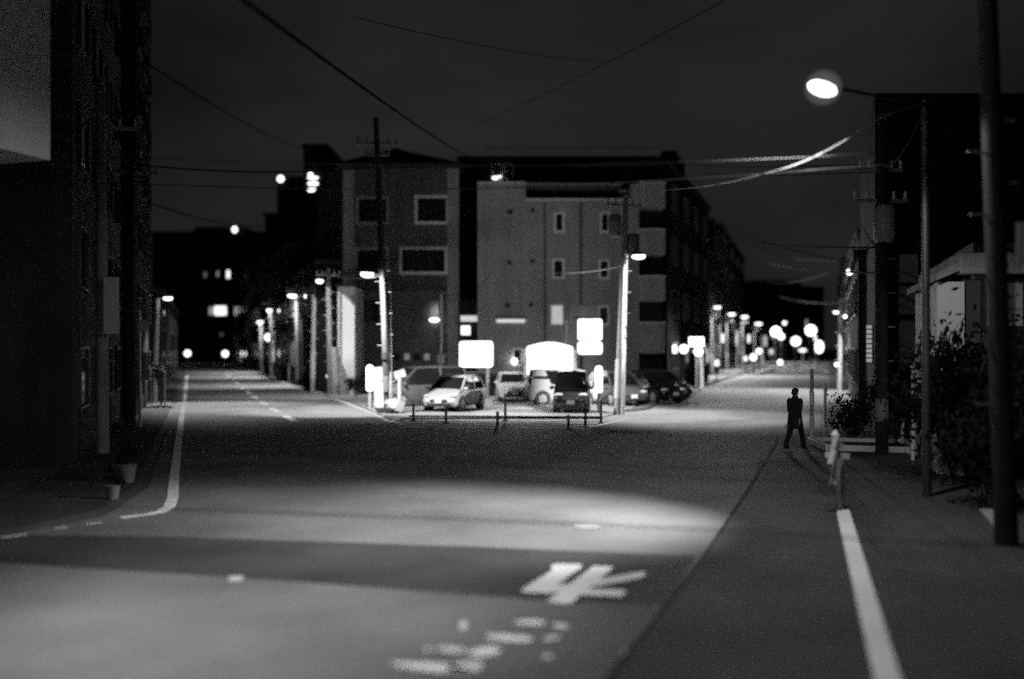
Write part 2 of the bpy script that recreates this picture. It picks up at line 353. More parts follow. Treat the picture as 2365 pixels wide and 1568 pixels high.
# annex
da = 58.0
an = thing('stair_annex', 'narrow white rendered house end lit from its left, beside the pale lamp pole', 'building', (xat(800, da), da, 0))
MB().box((xat(780, da), da, 0), (xat(819, da), da+3.6, zat(662, da))).build('wall', M['wall_white'], an)
MB().box((xat(777, da), da-.12, zat(662, da)), (xat(821, da), da+3.7, zat(658, da))).build('coping', M['wall_dim'], an)
MB().tube([(xat(785, da), da-.08, .1), (xat(785, da), da-.08, zat(668, da))], .06, 8).build('drainpipe', M['white_steel'], an)
fw = MB().box((xat(812, da), da-.1, zat(700, da)), (xat(817, da), da-.005, zat(680, da))).build('meter_box', M['grey_plastic'], an)
# back block
db = 80.0
bb = thing('apartment_building', 'broad dark block rising behind the light grey building, one light on its top floor', 'building', (xat(1320, db), db, 0))
MB().box((xat(1062, db), db, 0), (xat(1566, db), db+16, zat(364, db))).build('wall', M['wall_dark'], bb)
MB().box((xat(1056, db), db-.5, zat(372, db)), (xat(1570, db), db, zat(363, db))).build('eave', M['roof'], bb)
MB().box((xat(1533, db), db+.2, zat(364, db)), (xat(1566, db), db+5, zat(346, db))).build('stair_tower', M['roof'], bb)
MB().box((xat(1566, db), db+.1, 0), (xat(1582, db), db+12, zat(374, db))).build('side_wing', M['wall_dark'], bb)
for u0, u1 in ((1136, 1160), (1166, 1186), (1260, 1325), (1380, 1448)): window(bb, u0, u1, 378 if u0 < 1200 else 375, 416, db, 2, fmat='frame' if u0 < 1200 else 'wall_dim')
rl_ = MB(); rl_.bar(W(1120, 340, db+3), W(1532, 340, db+3), .05)
for k in range(8): rl_.bar(W(1122+k*58, 340, db+3), W(1122+k*58, 366, db+3), .04)
rl_.build('roof_railing', M['steel'], bb)
MB().ell((xat(1144, db), db-.3, zat(412, db)), (.24, .12, .11)).ell((xat(1154, db), db-.3, zat(409, db)), (.16, .08, .05)).build('wall_lamp', M['fixture'], bb, smooth=True)
# light grey building
d = 60.0
lg = thing('apartment_building', 'light grey tiled building with small narrow windows and balconies, right behind the parking lot', 'building', (xat(1280, d), d, 0))
wx0, wx1 = xat(1103, d), xat(1456, d)
MB().box((wx0, d, 0), (xat(1214, d), d+15, zat(421, d))).box((xat(1214, d), d, 0), (wx1, d+15, zat(462, d))).box((xat(1214, d), d+2.2, zat(462, d)), (wx1, d+14.9, zat(424, d))).build('wall', M['wall_grey'], lg)
MB().box((xat(1214, d), d-.06, zat(463, d)), (wx1, d+.2, zat(458.5, d))).build('parapet_cap', M['frame'], lg)
MB().box((wx0, d-.05, zat(423, d)), (xat(1214, d), d+.3, zat(420, d))).build('parapet_cap', M['frame'], lg)
MB().box((xat(1214, d), d+.1, zat(426, d)), (xat(1438, d), d+2.2, zat(422, d))).build('canopy', M['pilaster'], lg)
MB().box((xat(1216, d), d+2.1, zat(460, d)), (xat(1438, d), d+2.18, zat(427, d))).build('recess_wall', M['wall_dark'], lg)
for q, m_ in (((1279, 1304, 489, 538), 'glass'), ((1385, 1409, 489, 538), 'glass'), ((1275, 1304, 597, 644), 'glass'), ((1382, 1408, 598, 645), 'glass'), ((1271, 1302, 703, 751), 'win_soft'), ((1380, 1408, 705, 752), 'glass'), ((1182, 1208, 803, 846), 'glass')):
    window(lg, *q, d, 5.5 if m_ == 'glass' else 3, mat=m_)
for u in (1258, 1341): MB().tube([(xat(u, d), d-.07, .2), (xat(u, d), d-.07, zat(470, d))], .055, 8).build('drainpipe', M['wall_mid'], lg)
for (u, v) in ((1178, 490), (1230, 486), (1176, 607), (1229, 604), (1172, 705), (1226, 704)): MB().tube([(xat(u, d), d-.12, zat(v, d)), (xat(u, d), d, zat(v, d))], .14, 10).build('vent_cap', M['wall_dim'], lg, smooth=True)
bx0, bx1 = xat(1458, d), xat(1536, d)
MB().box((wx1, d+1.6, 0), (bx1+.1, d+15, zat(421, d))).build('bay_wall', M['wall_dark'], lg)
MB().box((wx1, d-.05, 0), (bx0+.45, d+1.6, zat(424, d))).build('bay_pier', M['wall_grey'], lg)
for (v0, v1) in ((422, 479), (531, 588), (639, 694), (746, 816)):
    p_ = MB().box((bx0+.46, d-.1, zat(v1, d)), (bx1, d+.05, zat(v0, d))).box((bx0+.46, d+.05, zat(v1, d)), (bx1, d+1.6, zat(v1-6, d))).build('balcony', M['wall_grey'], lg)
    MB().box((bx0+.46, d-.14, zat(v0+.2, d)), (bx1+.03, d+.08, zat(v0-2.6, d))).build('rail', M['frame'], p_)
MB().box((bx0+.46, d-.12, 0), (bx1, d+.1, zat(853, d))).build('base_wall', M['wall_dim'], lg)
MB().box((xat(1147, d), d-.12, zat(745, d)), (xat(1212, d), d-.002, zat(737, d))).build('tube_light', M['sign_dim'], lg)
spot(lg, (xat(1180, d), d-.7, zat(744, d)), (xat(1180, d)+.5, d-5.5, 0), 6000, 80, .8, .3)
MB().box((xat(1147, d), d-.5, zat(736, d)), (xat(1212, d), d-.001, zat(732.5, d))).build('light_hood', M['wall_mid'], lg)
MB().ell((xat(1188, d), d-.3, zat(834, d)), .2).build('wall_lamp', M['fixture'], lg, smooth=True)
o = MB().box((xat(1315, d), d-.14, zat(748, d)), (xat(1380, d), d-.09, zat(706, d))); o.bar((xat(1330, d), d-.09, zat(720, d)), (xat(1330, d), d-.005, zat(720, d)), .05); o.bar((xat(1365, d), d-.09, zat(720, d)), (xat(1365, d), d-.005, zat(720, d)), .05)
wb = thing('wall_sign', 'pale rectangular board with a dark smudged line of writing on the light grey wall', 'sign', (xat(1347, d), d, zat(727, d)))
o.build('board', M['wall_pale'], wb)
tx = MB()
for k in range(9): tx.box((xat(1322+k*5.6, d), d-.15, zat(738-R.uniform(0, 2), d)), (xat(1326+k*5.6, d), d-.142, zat(731+R.uniform(0, 2), d)))
tx.build('lettering', M['wall_dim'], wb)
# low block wall between the cars and the buildings
dw = 57.2
bw = thing('block_wall', 'low dark block wall along the back of the parking lot', 'wall', (xat(1260, dw), dw, 0))
MB().box((xat(935, dw), dw, .05), (xat(1185, dw), dw+.15, 1.35)).build('wall', M['wall_dim'], bw); MB().box((xat(935, dw), dw-.03, 1.35), (xat(1185, dw), dw+.18, 1.42)).build('coping', M['kerb'], bw)
# gap between buildings: shop front with lit strip
ds = 61.0
sf = thing('shop_building', 'lit fascia and small lit window in the gap between the two buildings', 'shop front', (xat(1082, ds), ds+1, 0))
MB().box((xat(1060, ds), ds+.6, 0), (xat(1103, ds), ds+3, zat(690, ds))).build('wall', M['wall_dark'], sf)
MB().box((xat(1064, ds), ds-.1, zat(742, ds)), (xat(1106, ds)-.12, ds+.6, zat(729, ds))).build('fascia_light', M['sign_dim'], sf)
MB().box((xat(1064, ds), ds+.45, zat(773, ds)), (xat(1085, ds), ds+.6, zat(752, ds))).build('window', M['win_lit'], sf)
# right-hand corner block, street rows
def row_block(label, p0, p1, depth, h, floors=3, wm_='wall_dark', lit=(), side=1, cols=4, extra=None, d0=None):
    p0, p1 = Vector(p0), Vector(p1); t = (p1-p0).normalized(); n = Vector((t.y, -t.x))*side    # n points to the street
    b_ = thing('street_building', label, 'building', (p0.x, p0.y, 0))
    q0, q1 = p0-n*depth, p1-n*depth
    MB().prism([p0, p1, q1, q0], 0, h).build('wall', M[wm_], b_)
    MB().prism([p0+n*.2-t*.15, p1+n*.2+t*.15, q1+t*.15, q0-t*.15], h, h+.35).build('roof', M['roof'], b_)
    L_ = (p1-p0).length; fh = (h-.6)/floors; cw_ = L_/cols; k = 0
    for i in range(floors):
        for j in range(cols):
            zc = .5+fh*(i+.5); a = p0+t*(cw_*(j+.5)); ang = math.atan2(t.y, t.x)
            gw = cw_*.5; gh = fh*.5
            f = MB(); c3 = Vector((a.x, a.y, zc))+Vector((n.x, n.y, 0))*.04
            for sx, sz, ox, oz in ((gw, .08, 0, gh/2), (gw, .08, 0, -gh/2), (.08, gh-.08, -gw/2+.04, 0), (.08, gh-.08, gw/2-.04, 0)):
                f.cbox(c3+Vector((t.x*ox, t.y*ox, oz)), (sx, .12, sz), ang)
            w_ = f.build('window', M['frame_dk'], b_)
            MB().cbox(c3-Vector((n.x, n.y, 0))*.02, (gw-.16, .05, gh-.16), ang).build('pane', M['win_soft' if k in lit else 'glass'], w_); k += 1
    return b_
row_block('dark corner building just right of the light grey balconies', (10.0, 64), (17.0, 86), 6, 14.6, 4)
row_block('dark three storey house on the left of the right street, beyond the corner building', (16.4, 88), (21.6, 107.5), 12, 12.6, 3, lit=(1, 2, 5))
row_block('dark building with flat roof midway along the left of the right street', (22, 109), (29.8, 139), 14, 16.5, 4, lit=(0, 1, 3))
row_block('farthest dark building on the left row of the right street', (29.6, 141), (46.5, 199), 14, 20, 5, lit=(0, 2, 3, 5))
row_block('low dark shop house on the right side of the right street beside the tall pole', (14.6, 42), (20.9, 61.8), 9, 6.6, 2, side=-1, lit=(1,))
row_block('dark house with a lit upper lamp on the right side of the right street', (23, 66), (36, 108), 9, 10.3, 3, side=-1)
row_block('farthest dark building on the right row of the right street', (36.6, 110), (57.5, 176), 9, 12.5, 4, side=-1)
row_block('dark block with flat roof closing the far end of the right street', (68, 236), (74, 236.1), 14, 17, 5, side=1, cols=5, lit=(3, 11))
row_block('broad dark hall behind the far lamps at the end of the right street', (56, 232), (67.4, 232.1), 14, 18.2, 5, side=1, cols=6, lit=(8,))
# left street, right row
row_block('dark house with plants in front, right behind the white house end', (-12.2, 62.5), (-17.6, 79), 9, 8.0, 2, side=-1)
row_block('dark house on the right row of the left street below the tower', (-18, 80.5), (-25.4, 103), 10, 11, 3, side=-1, lit=(2,))
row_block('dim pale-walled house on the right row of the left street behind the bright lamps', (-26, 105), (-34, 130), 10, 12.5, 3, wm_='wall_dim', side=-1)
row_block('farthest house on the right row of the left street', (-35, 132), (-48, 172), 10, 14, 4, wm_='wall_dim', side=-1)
# towers behind
def tower(label, u0, u1, vtop, d, dep=12, wins=(), mat='wall_dark'):
    t_ = thing('tower_block', label, 'building', (xat((u0+u1)/2, d), d, 0))
    MB().box((xat(u0, d), d, 0), (xat(u1, d), d+dep, zat(vtop, d))).build('wall', M[mat], t_)
    MB().box((xat(u0, d)-.2, d-.2, zat(vtop, d)), (xat(u1, d)+.2, d+dep, zat(vtop, d)+.5)).build('parapet', M['roof'], t_)
    for q in wins: window(t_, *q[:4], d, 1.2, mat=q[4], fmat='frame_dk', proud=.1)
    return t_
tw = tower('tall slim dark tower with a ladder of lit landings', 701, 755, 342, 122)
for i, (v, l_) in enumerate(((403, 5), (410, 12), (424, 12), (439, 12))):
    c = MB().ell(W(723 if i else 717, v, 121.6), (.06*l_*.9, .2, .22)); c.build('landing_light', M['fixture'], tw, smooth=True)
    MB().box((xat(712, 122), 121.2, zat(v+7, 122)), (xat(735, 122), 122, zat(v+5.4, 122))).build('landing', M['wall_dim'], tw)
tw = tower('dark block with one roof-edge light, left of the slim tower', 640, 700, 416, 132)
MB().ell(W(648, 413, 131.7), (.42, .2, .42)).build('roof_light', M['fixture'], tw, smooth=True)
tower('plain dark block with stepped top between the end block and the towers', 612, 639, 500, 142)
tw = tower('long dark apartment block with a few lit windows closing the left street', 350, 611, 540, 205, 14,
      [(522.5, 532, 623, 644, 'win_lit'), (494, 524, 706, 729, 'win_lit'), (482, 493, 708, 728, 'win_soft'), (470, 478, 627, 642, 'dim_glass'), (500, 506, 625, 640, 'win_soft'), (380, 400, 708, 728, 'glass'), (410, 430, 708, 728, 'glass'), (440, 460, 708, 728, 'glass'), (380, 400, 623, 644, 'glass'), (410, 430, 623, 644, 'glass'), (540, 560, 623, 644, 'glass'), (570, 590, 706, 729, 'glass'), (540, 560, 706, 729, 'glass'), (508, 516, 768, 778, 'dim_glass')])
for v in (600, 682, 765): MB().box((xat(352, 205), 203.8, zat(v+5, 205)), (xat(609, 205), 205, zat(v, 205))).build('balcony_slab', M['wall_dim'], tw)
MB().box((xat(440, 205), 207, zat(540, 205)), (xat(560, 205), 214, zat(521, 205))).build('penthouse', M['wall_dark'], tw)
MB().ell(W(542, 530, 204.6), (.5, .3, .6)).build('roof_light', M['fixture'], tw, smooth=True)
hg = MB().box((xat(385, 198), 197, 0), (xat(585, 198), 198, zat(775, 198))).build('boundary_wall', M['wall_dark']); tag(hg, 'low dark wall across the far end of the left street', 'wall')
# left side
c0 = Vector((-8.35, 18.0)); tA = Vector((-.316, -1)).normalized(); nA = Vector((-1, .316)).normalized()
A = thing('corner_building', 'near corner building with a pale upper wall over a black ground floor', 'building', (c0.x, c0.y, 0))
c1 = c0+tA*23; zl = zat(370, 18)
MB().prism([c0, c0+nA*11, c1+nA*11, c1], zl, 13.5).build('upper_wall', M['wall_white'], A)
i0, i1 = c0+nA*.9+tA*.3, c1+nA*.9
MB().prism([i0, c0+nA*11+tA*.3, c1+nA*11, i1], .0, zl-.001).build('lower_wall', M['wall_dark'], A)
for k in range(4):
    a = c0+tA*(1.2+k*5)-nA*.0; MB().prism([a, a+tA*.5, a+tA*.5+nA*.5, a+nA*.5], 0, zl-.002).build('column', M['wall_dim'], A)
for k in range(3):
    a = i0+tA*(2+k*5); sh = MB()
    for j in range(16): sh.prism([a-nA*.04, a+tA*3.6-nA*.04, a+tA*3.6, a], .15+j*.19, .15+j*.19+.17)
    sh.build('shutter', M['wall_dim'], A)
ang = math.atan2(tA.y, tA.x)
for k, z in ((0, 8.6), (1, 8.6), (0, 11.3), (1, 11.3)):
    a = c0+tA*(4.6+k*5); c3 = Vector((a.x, a.y, z)); f = MB()
    for sx, sz, ox, oz in ((2.0, .08, 0, .6), (2.0, .08, 0, -.6), (.08, 1.12, -.96, 0), (.08, 1.12, .96, 0)): f.cbox(c3+Vector((tA.x*ox, tA.y*ox, oz)), (sx, .16, sz), ang)
    w_ = f.build('window', M['frame_dk'], A); MB().cbox(c3, (1.84, .06, 1.12), ang).build('pane', M['glass'], w_)
def facade(label, p0, p1, depth, h, mat, floors, cols):
    b_ = row_block(label, p0, p1, depth, h, floors, wm_=mat, side=1, cols=cols); b_.name = 'corner_building'; return b_
fb = facade('tall dark building at the mouth of the left street, next to the near corner building', (-10.6, 24), (-15.5, 39.4), 10, 19, 'wall_dim', 6, 4)
aw = MB(); aw.add([W(142, 380, 23.6), W(213, 378, 23.9), W(213, 505, 23.9), W(142, 405, 23.6), W(142, 380, 23.9), W(213, 378, 24.2), W(213, 505, 24.2), W(142, 405, 23.9)], [(0,1,2,3),(7,6,5,4),(0,4,5,1),(1,5,6,2),(2,6,7,3),(3,7,4,0)])
aw.build('gable_panel', M['wall_pale'], fb)
facade('slim dark tower block standing out behind the pole on the left street', (-15.1, 40), (-18.7, 51.5), 10, 23, 'wall_dark', 8, 3)
row_block('low dark house beyond the potted shrub on the left street', (-20.5, 58), (-33, 98), 9, 6.0, 2, side=1)
# right side
H_ = thing('corner_building', 'tall black building behind the utility pole on the right of the street', 'building', (14, 34, 0))
MB().prism([(12.4, 34), (34, 34), (38, 48), (16.8, 48)], 0, zat(215, 34)).build('wall', M['wall_dark'], H_)
for v0, v1 in ((588, 653), (661, 726), (742, 838)):
    MB().box((xat(2076, 34), 33.9, zat(v1, 34)), (xat(2117, 34), 34, zat(v0, 34))).build('pale_panel', M['wall_pale'], H_)
for v in (280, 380, 480):
    for u in (2150, 2230, 2310): window(H_, u, u+44, v, v+58, 34, 3, fmat='frame_dk')
# pale house
ph = thing('pale_house', 'white walled house with a jutting eave behind the dark bushes, lit by the street lamp', 'house', (10, 22, 0))
A0, A1 = Vector((9.95, 22)), Vector((11.85, 28)); 
MB().prism([A0, A0+Vector((9, -.6)), A1+Vector((9, 0)), A1], 0, 4.4).build('wall', M['wall_mid'], ph)
MB().prism([(9.33, 21.85), (9.93, 21.85), (11.7, 27.4), (11.1, 27.4)], 0, 4.25).build('porch_wall', M['wall_white'], ph)
MB().add([(9.2, 21.6, 4.26), (10.05, 21.6, 4.62), (11.8, 27.6, 4.62), (10.95, 27.6, 4.26), (9.2, 21.6, 4.42), (10.05, 21.6, 4.82), (11.8, 27.6, 4.82), (10.95, 27.6, 4.42)], [(0,1,2,3),(7,6,5,4),(0,4,5,1),(1,5,6,2),(2,6,7,3),(3,7,4,0)]).build('porch_roof', M['wall_pale'], ph)
ev = MB(); ev.prism([A0+Vector((-.25, -.45)), A0+Vector((9.2, -1.05)), A1+Vector((9.2, .3)), A1+Vector((-.3, .3))], 4.4, 4.86); ev.build('eave', M['wall_pale'], ph, bevel=.03)
MB().prism([A0+Vector((.1, -.3)), A0+Vector((9, -.9)), A1+Vector((9, .2)), A1+Vector((.1, .2))], 4.87, 5.1).build('roof', M['roof'], ph)
fo = MB(); tt = Vector((9, -.6)).normalized(); 
c3 = Vector((A0.x+.85, A0.y-.12, 3.75)); an2 = math.atan2(tt.y, tt.x)
fo.cbox(c3, (.95, .1, 1.15), an2); wp = fo.build('window', M['frame_dk'], ph); MB().cbox(c3-Vector((0, .06, 0)), (.75, .04, .95), an2).build('pane', M['wall_pale'], wp)
MB().prism([A0+Vector((.05, -.09)), A0+Vector((.35, -.12)), A0+Vector((.35, -.02)), A0+Vector((.05, -.015))], 0, 4.38).build('corner_post', M['wall_mid'], ph)
# small lean-to roof
cn = thing('lean_to_roof', 'small pale canopy on thin posts beside the dark slim lamp pole', 'canopy', G(2140, 1020))
dcn = 25.0
MB().add([W(2102, 845, dcn-.6), W(2150, 850, dcn-.9), W(2178, 826, dcn+.5), W(2128, 824, dcn+.8), W(2102, 849, dcn-.6), W(2150, 854, dcn-.9), W(2178, 830, dcn+.5), W(2128, 828, dcn+.8)], [(0,1,2,3),(7,6,5,4),(0,4,5,1),(1,5,6,2),(2,6,7,3),(3,7,4,0)]).build('roof', M['white_steel'], cn)
for (u, dd) in ((2108, dcn-.5), (2166, dcn-.3)):
    x = xat(u, dd); MB().tube([(x, dd, 0), (x, dd, zat(847, dd))], .045, 8).build('post', M['white_steel'], cn)
# ------------------------------------------------------------------ poles and lamps
def lamp_head(parent, p, direction, size=1.0, mat='lamp', target=None, watts=0, deg=140, blend=.7, r=.05):
    dr = Vector(direction).normalized(); q = Vector((dr.x, dr.y, 0)).to_track_quat('X', 'Z').to_matrix() if abs(dr.z) < .99 else Matrix.Identity(3)
    hd = MB().ell(Vector(p)+Vector((0, 0, .05*size)), (.34*size, .2*size, .13*size), M3=q, zmin=-.1).build('lamp_head', M['grey_plastic'], parent, smooth=True)
    MB().ell(Vector(p)-Vector((0, 0, .03*size)), (.30*size, .17*size, .12*size), M3=q).build('lens', M[mat], hd, smooth=True)
    if watts: spot(parent, Vector(p)-Vector((0, 0, .2*size)), target or Vector(p)-Vector((0, 0, 5)), watts, deg, blend, r)
def pole(label, base, top, r0=.17, r1=.11, mat='concrete', name='utility_pole', cat='utility pole', group=None, arms=(), trans=(), lamp=None, bands=(), steps=True, plate=None):
    base, top = Vector(base), Vector(top); t_ = thing(name, label, cat, base, group)
    MB().tube([base+(top-base)*k/6 for k in range(7)], [r0+(r1-r0)*k/6 for k in range(7)], 14).build('shaft', M[mat], t_, smooth=True)
    ax = (top-base).normalized()
    at = lambda z: base+(top-base)*((z-base.z)/(top.z-base.z))
    for (z, hw, ang_) in arms:
        dx = Vector((math.cos(ang_), math.sin(ang_), 0)); p = at(z)-dx.cross(Vector((0, 0, 1)))*(r1+.05)
        cr = MB().bar(p-dx*hw, p+dx*hw, .09).build('crossarm', M['steel'], t_)
        for k in (-.92, -.5, .5, .92): MB().tube([p+dx*hw*k+Vector((0, 0, .05)), p+dx*hw*k+Vector((0, 0, .26))], [.05, .035], 8).build('insulator', M['white_steel'], cr)
    for (z, ox, oy) in trans:
        p = at(z)+Vector((ox, oy, 0)); tr = MB().tube([p, p+Vector((0, 0, .1)), p+Vector((0, 0, .85)), p+Vector((0, 0, .95))], [.2, .27, .27, .2], 16).build('transformer', M['grey_plastic'], t_, smooth=True)
        MB().bar(p+Vector((0, 0, .5)), at(z)+Vector((0, 0, .5)), .08).build('bracket', M['steel'], tr)
    for (z0, z1, m_) in bands: MB().tube([at(z0), at(z1)], r0+.012, 14).build('band', M[m_], t_, smooth=True)
    if steps:
        for k in range(10):
            z = base.z+2+k*.45
            if z < top.z-1: MB().bar(at(z), at(z)+Vector((.34*(1 if k % 2 else -1), 0, 0)), .025).build('step_bolt', M['steel'], t_)
    if plate:
        u0, u1, v0, v1, dd = plate; MB().box((xat(u0, dd), dd-.03, zat(v1, dd)), (xat(u1, dd), dd, zat(v0, dd))).build('sign_plate', M['wall_pale'], t_)
    if lamp:
        p = Vector(lamp['p']); a = at(lamp.get('za', p.z-.15)); MB().tube([a, a.lerp(p, .5)+Vector((0, 0, .06)), p+Vector((0, 0, .07))], .035, 8).build('lamp_arm', M['steel'], t_)
        if lamp.get('w2'): spot(t_, p-Vector((0, 0, .3)), p+Vector((0, 5, -2.6)), lamp['w2'], 150, .6, .05)
        if lamp.get('w3'): spot(t_, p-Vector((0, 0, .3)), lamp['t3'], lamp['w3'], 106, .7, .05)
        lamp_head(t_, p, p-a, lamp.get('s', 1), lamp.get('mat', 'lamp'), lamp.get('t'), lamp.get('w', 0), lamp.get('deg', 140), lamp.get('blend', .7))
    return t_
# main lamp
lp = W(1900, 203, 15.5)
ml_ = pole('slim lamp pole at the right kerb holding the brightest lamp on a long sloping arm', G(2141, 1150), W(2136, 232, 18.5), .085, .06, 'steel_dark', 'street_lamp', 'street lamp', steps=False)
MB().tube([W(2136, 240, 18.5), W(2060, 228, 17.2), W(1940, 205, 15.9), lp+Vector((.1, 0, .04))], .03, 8).build('lamp_arm', M['black_metal'], ml_)
q = Vector((-1, .05, .32)).to_track_quat('X', 'Z').to_matrix()
hd = MB().ell(lp+Vector((.02, 0, .06)), (.21, .13, .06), M3=q).build('lamp_head', M['grey_plastic'], ml_, smooth=True)
MB().ell(lp+Vector((-.02, -.04, -.02)), (.235, .15, .115), M3=q).build('lens', M['lamp'], hd, smooth=True)
gm_ = bpy.data.materials.new('lamp_halo_glow'); gm_.use_nodes = True; gn = gm_.node_tree; gn.nodes.remove(gn.nodes['Principled BSDF'])
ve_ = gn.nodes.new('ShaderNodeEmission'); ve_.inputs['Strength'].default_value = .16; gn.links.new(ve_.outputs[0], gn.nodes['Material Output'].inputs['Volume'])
MB().ell(lp+Vector((0, -.02, 0)), (.30, .26, .28), 24, 14).build('globe', gm_, hd, smooth=True)  # added emissive ball imitating the lamp's halo, no glass part of the fitting
spot(ml_, lp+Vector((-.1, -.05, -.26)), G(1115, 1203), 9500, 62, 1.0, .04)
spot(ml_, lp+Vector((-.1, -.05, -.30)), lp+Vector((-.38, -.1, -2.3)), 700, 174, .16, .04)
# lamp over the near left kerb, above the frame
nl = Vector((-3.4, 8.2, 7.6))
n_ = thing('street_lamp', 'street lamp on a tall pole at the near left kerb, above the picture', 'street lamp', (-10.6, 7.5, 0))
MB().tube([(-10.6, 7.5, 0), (-10.6, 7.5, 8.0)], [.12, .07], 12).build('pole', M['steel'], n_, smooth=True)
MB().tube([(-10.6, 7.5, 7.7), (-7, 7.9, 7.9), nl+Vector((0, 0, .05))], .04, 8).build('lamp_arm', M['steel'], n_)
spot(n_, nl-Vector((0, 0, .25)), nl+Vector((1.2, .8, -2)), 600, 172, .4, .05)
lamp_head(n_, nl, (1, 0, 0), 1, 'lamp', Vector((-2.9, 10.5, 0)), 3000, 60, 1.0)
# lot poles
pole('concrete utility pole with a lamp arm at the left corner of the parking lot', G(897, 957), W(868, 272, 42.4), .17, .11, 'concrete_grey', arms=((zat(325, 42), 1.15*.75, .1), (zat(352, 42), .5, .1)),
     lamp=dict(p=W(848, 632, 41.4), za=zat(640, 42), w=9500, w2=900, w3=7500, t3=Vector((-.3, 44.5, 0)), s=1.15, t=Vector((-7.4, 44.0, 0)), deg=90, blend=.8), bands=((zat(830, 42), zat(815, 42), 'trim'), (zat(905, 42), zat(868, 42), 'concrete_mid')))
pole('concrete pole with two transformers and a lamp at the right corner of the lot', G(1428, 957), W(1446, 450, 42.4), .19, .11, arms=((zat(470, 42), .8, .3),), trans=((zat(545, 42), -.42, -.1), (zat(590, 42), .4, .1)),
     lamp=dict(p=W(1475, 591, 42), za=zat(600, 42), w=7500, w2=900, w3=9000, t3=Vector((1.2, 44.5, 0)), s=1.0, t=Vector((6.7, 40.6, 0)), deg=94, blend=.8), bands=((zat(920, 42), zat(830, 42), 'white_steel'),))
pole('thin steel pole leaning close beside the transformer pole', G(1438, 958), W(1447, 560, 42.8), .09, .07, 'steel', 'steel_pole', 'pole', steps=False)
pole('thin dark conduit pole close beside the left lot utility pole', G(903, 958), W(899, 650, 42.6), .07, .06, 'steel', 'steel_pole', 'pole', steps=False)
mp_ = pole('thin steel pole with a small lantern standing behind the dark minivan', (xat(1018, 54), 54, .06), W(1019, 680, 54), .08, .06, 'steel', 'steel_pole', 'pole', steps=False)
MB().cbox(W(1018, 830, 53.8), (.4, .3, .55)).build('lantern_box', M['grey_plastic'], mp_, bevel=.05)
# left street poles
pole('far left lamp pole brightly lit behind the potted shrub', G(356, 930), W(364, 688, 50.7), .15, .11, lamp=dict(p=W(388, 688, 50.5), za=zat(692, 50.7), w=6000, s=.9, t=Vector((-14.6, 47.9, 0)), deg=90, blend=.7), group='lamp poles of the left street')
LP = [('lamp pole with cable clusters just left of the white house end', 763, 914, 645, (738, 648), 2000, (-13, 59.5)),
      ('lamp pole second beyond the white house end, with a double lamp', 690, 892, 682, (675, 682), 7000, (-18.5, 75)),
      ('lamp pole fourth along the right side of the left street', 628, 871, 712, (622, 716), 8000, (-25.5, 97)),
      ('farthest lit lamp pole on the right side of the left street', 606, 862, 728, (600, 743), 8000, (-31, 114))]
for i, (lb, u, v, vt, (lu, lv), wt, tg) in enumerate(LP):
    bs = G(u, v); dd = bs.y; pole(lb, bs, W(u-5, vt-25, dd), .17, .13, 'concrete_mid', lamp=dict(p=W(lu, lv, dd-(1.5 if i == 0 else .3)), za=zat(lv+6, dd), w=wt, s=1.1+.15*i, t=Vector((tg[0], tg[1], 0)), mat='lamp_far'), group='lamp poles of the left street', arms=((zat(vt-10, dd), .7, .2),))
pole('pale-banded pole without a lamp between the first two lamp poles of the left street', G(722, 906), W(726, 690, 60), .15, .12, bands=((.9, 2.6, 'white_steel'),), group='lamp poles of the left street')
pole('thick pale pole with a square top below the white house end', G(776, 915), W(773, 802, 57.5), .24, .22, 'concrete', 'gate_post', 'post', steps=False)
pole('plain pole with insulators nearest the far end of the left street', G(580, 851), W(580, 708, 134), .2, .16, group='lamp poles of the left street', arms=((zat(722, 134), .9, .2),))
# left near utility pole with ad wrap
pole('dark utility pole with a pale sign plate near the corner building on the left', G(237, 1050), W(232, 180, 26), .17, .12, 'concrete_mid', plate=(240, 275, 640, 771, 25.7), arms=((8.6, .9, .3),))
pole('dark utility pole in front of the slim tower block on the left', G(300, 985), W(303, 375, 35), .2, .14, 'concrete_dark', arms=((9.0, .9, .3),))
# right poles
pole('dark utility pole with a pale waist band beside the tall black building', G(2036, 1048), W(2040, 236, 26.3), .16, .12, 'concrete_dark', bands=((zat(975, 26), zat(922, 26), 'concrete_mid'),), arms=((zat(458, 26), .75, PI*.02), (zat(385, 26), .6, PI*.02)), trans=((zat(560, 26), -.1, -.4),))
nr = pole('big near utility pole leaning left at the right edge of the picture', G(2325, 1262), W(2276, -60, 14.3), .16, .115, 'concrete_dark')
MB().tube([G(2345, 1262), W(2297, -60, 14.25)], .03, 8).build('conduit', M['cable'], nr)
MB().box((xat(2346, 14.1), 14.05, zat(612, 14.1)), (xat(2386, 14.1), 14.1, zat(514, 14.1))).build('sign_plate', M['wall_pale'], nr)
MB().prism([G(2262, 1183).xy, G(2312, 1180).xy, G(2312, 1232).xy, G(2300, 1228).xy], 0, .06).build('footing', M['kerb'], nr)
RP = [('tall lamp pole first on the left of the right street past the lit signs', 1642, 867, 703, (1657, 709), 17000, (23, 94)),
      ('lamp pole second past the lit signs on the left of the right street', 1677, 854, 722, (1690, 725), 15000, (31, 121)),
      ('lamp pole with a wide double lamp on the left of the right street', 1713, 846, 725, (1720, 731), 16000, (40, 149)),
      ('lamp pole in the far cluster on the left of the right street', 1741, 838, 742, (1752, 747), 16000, (51, 184))]
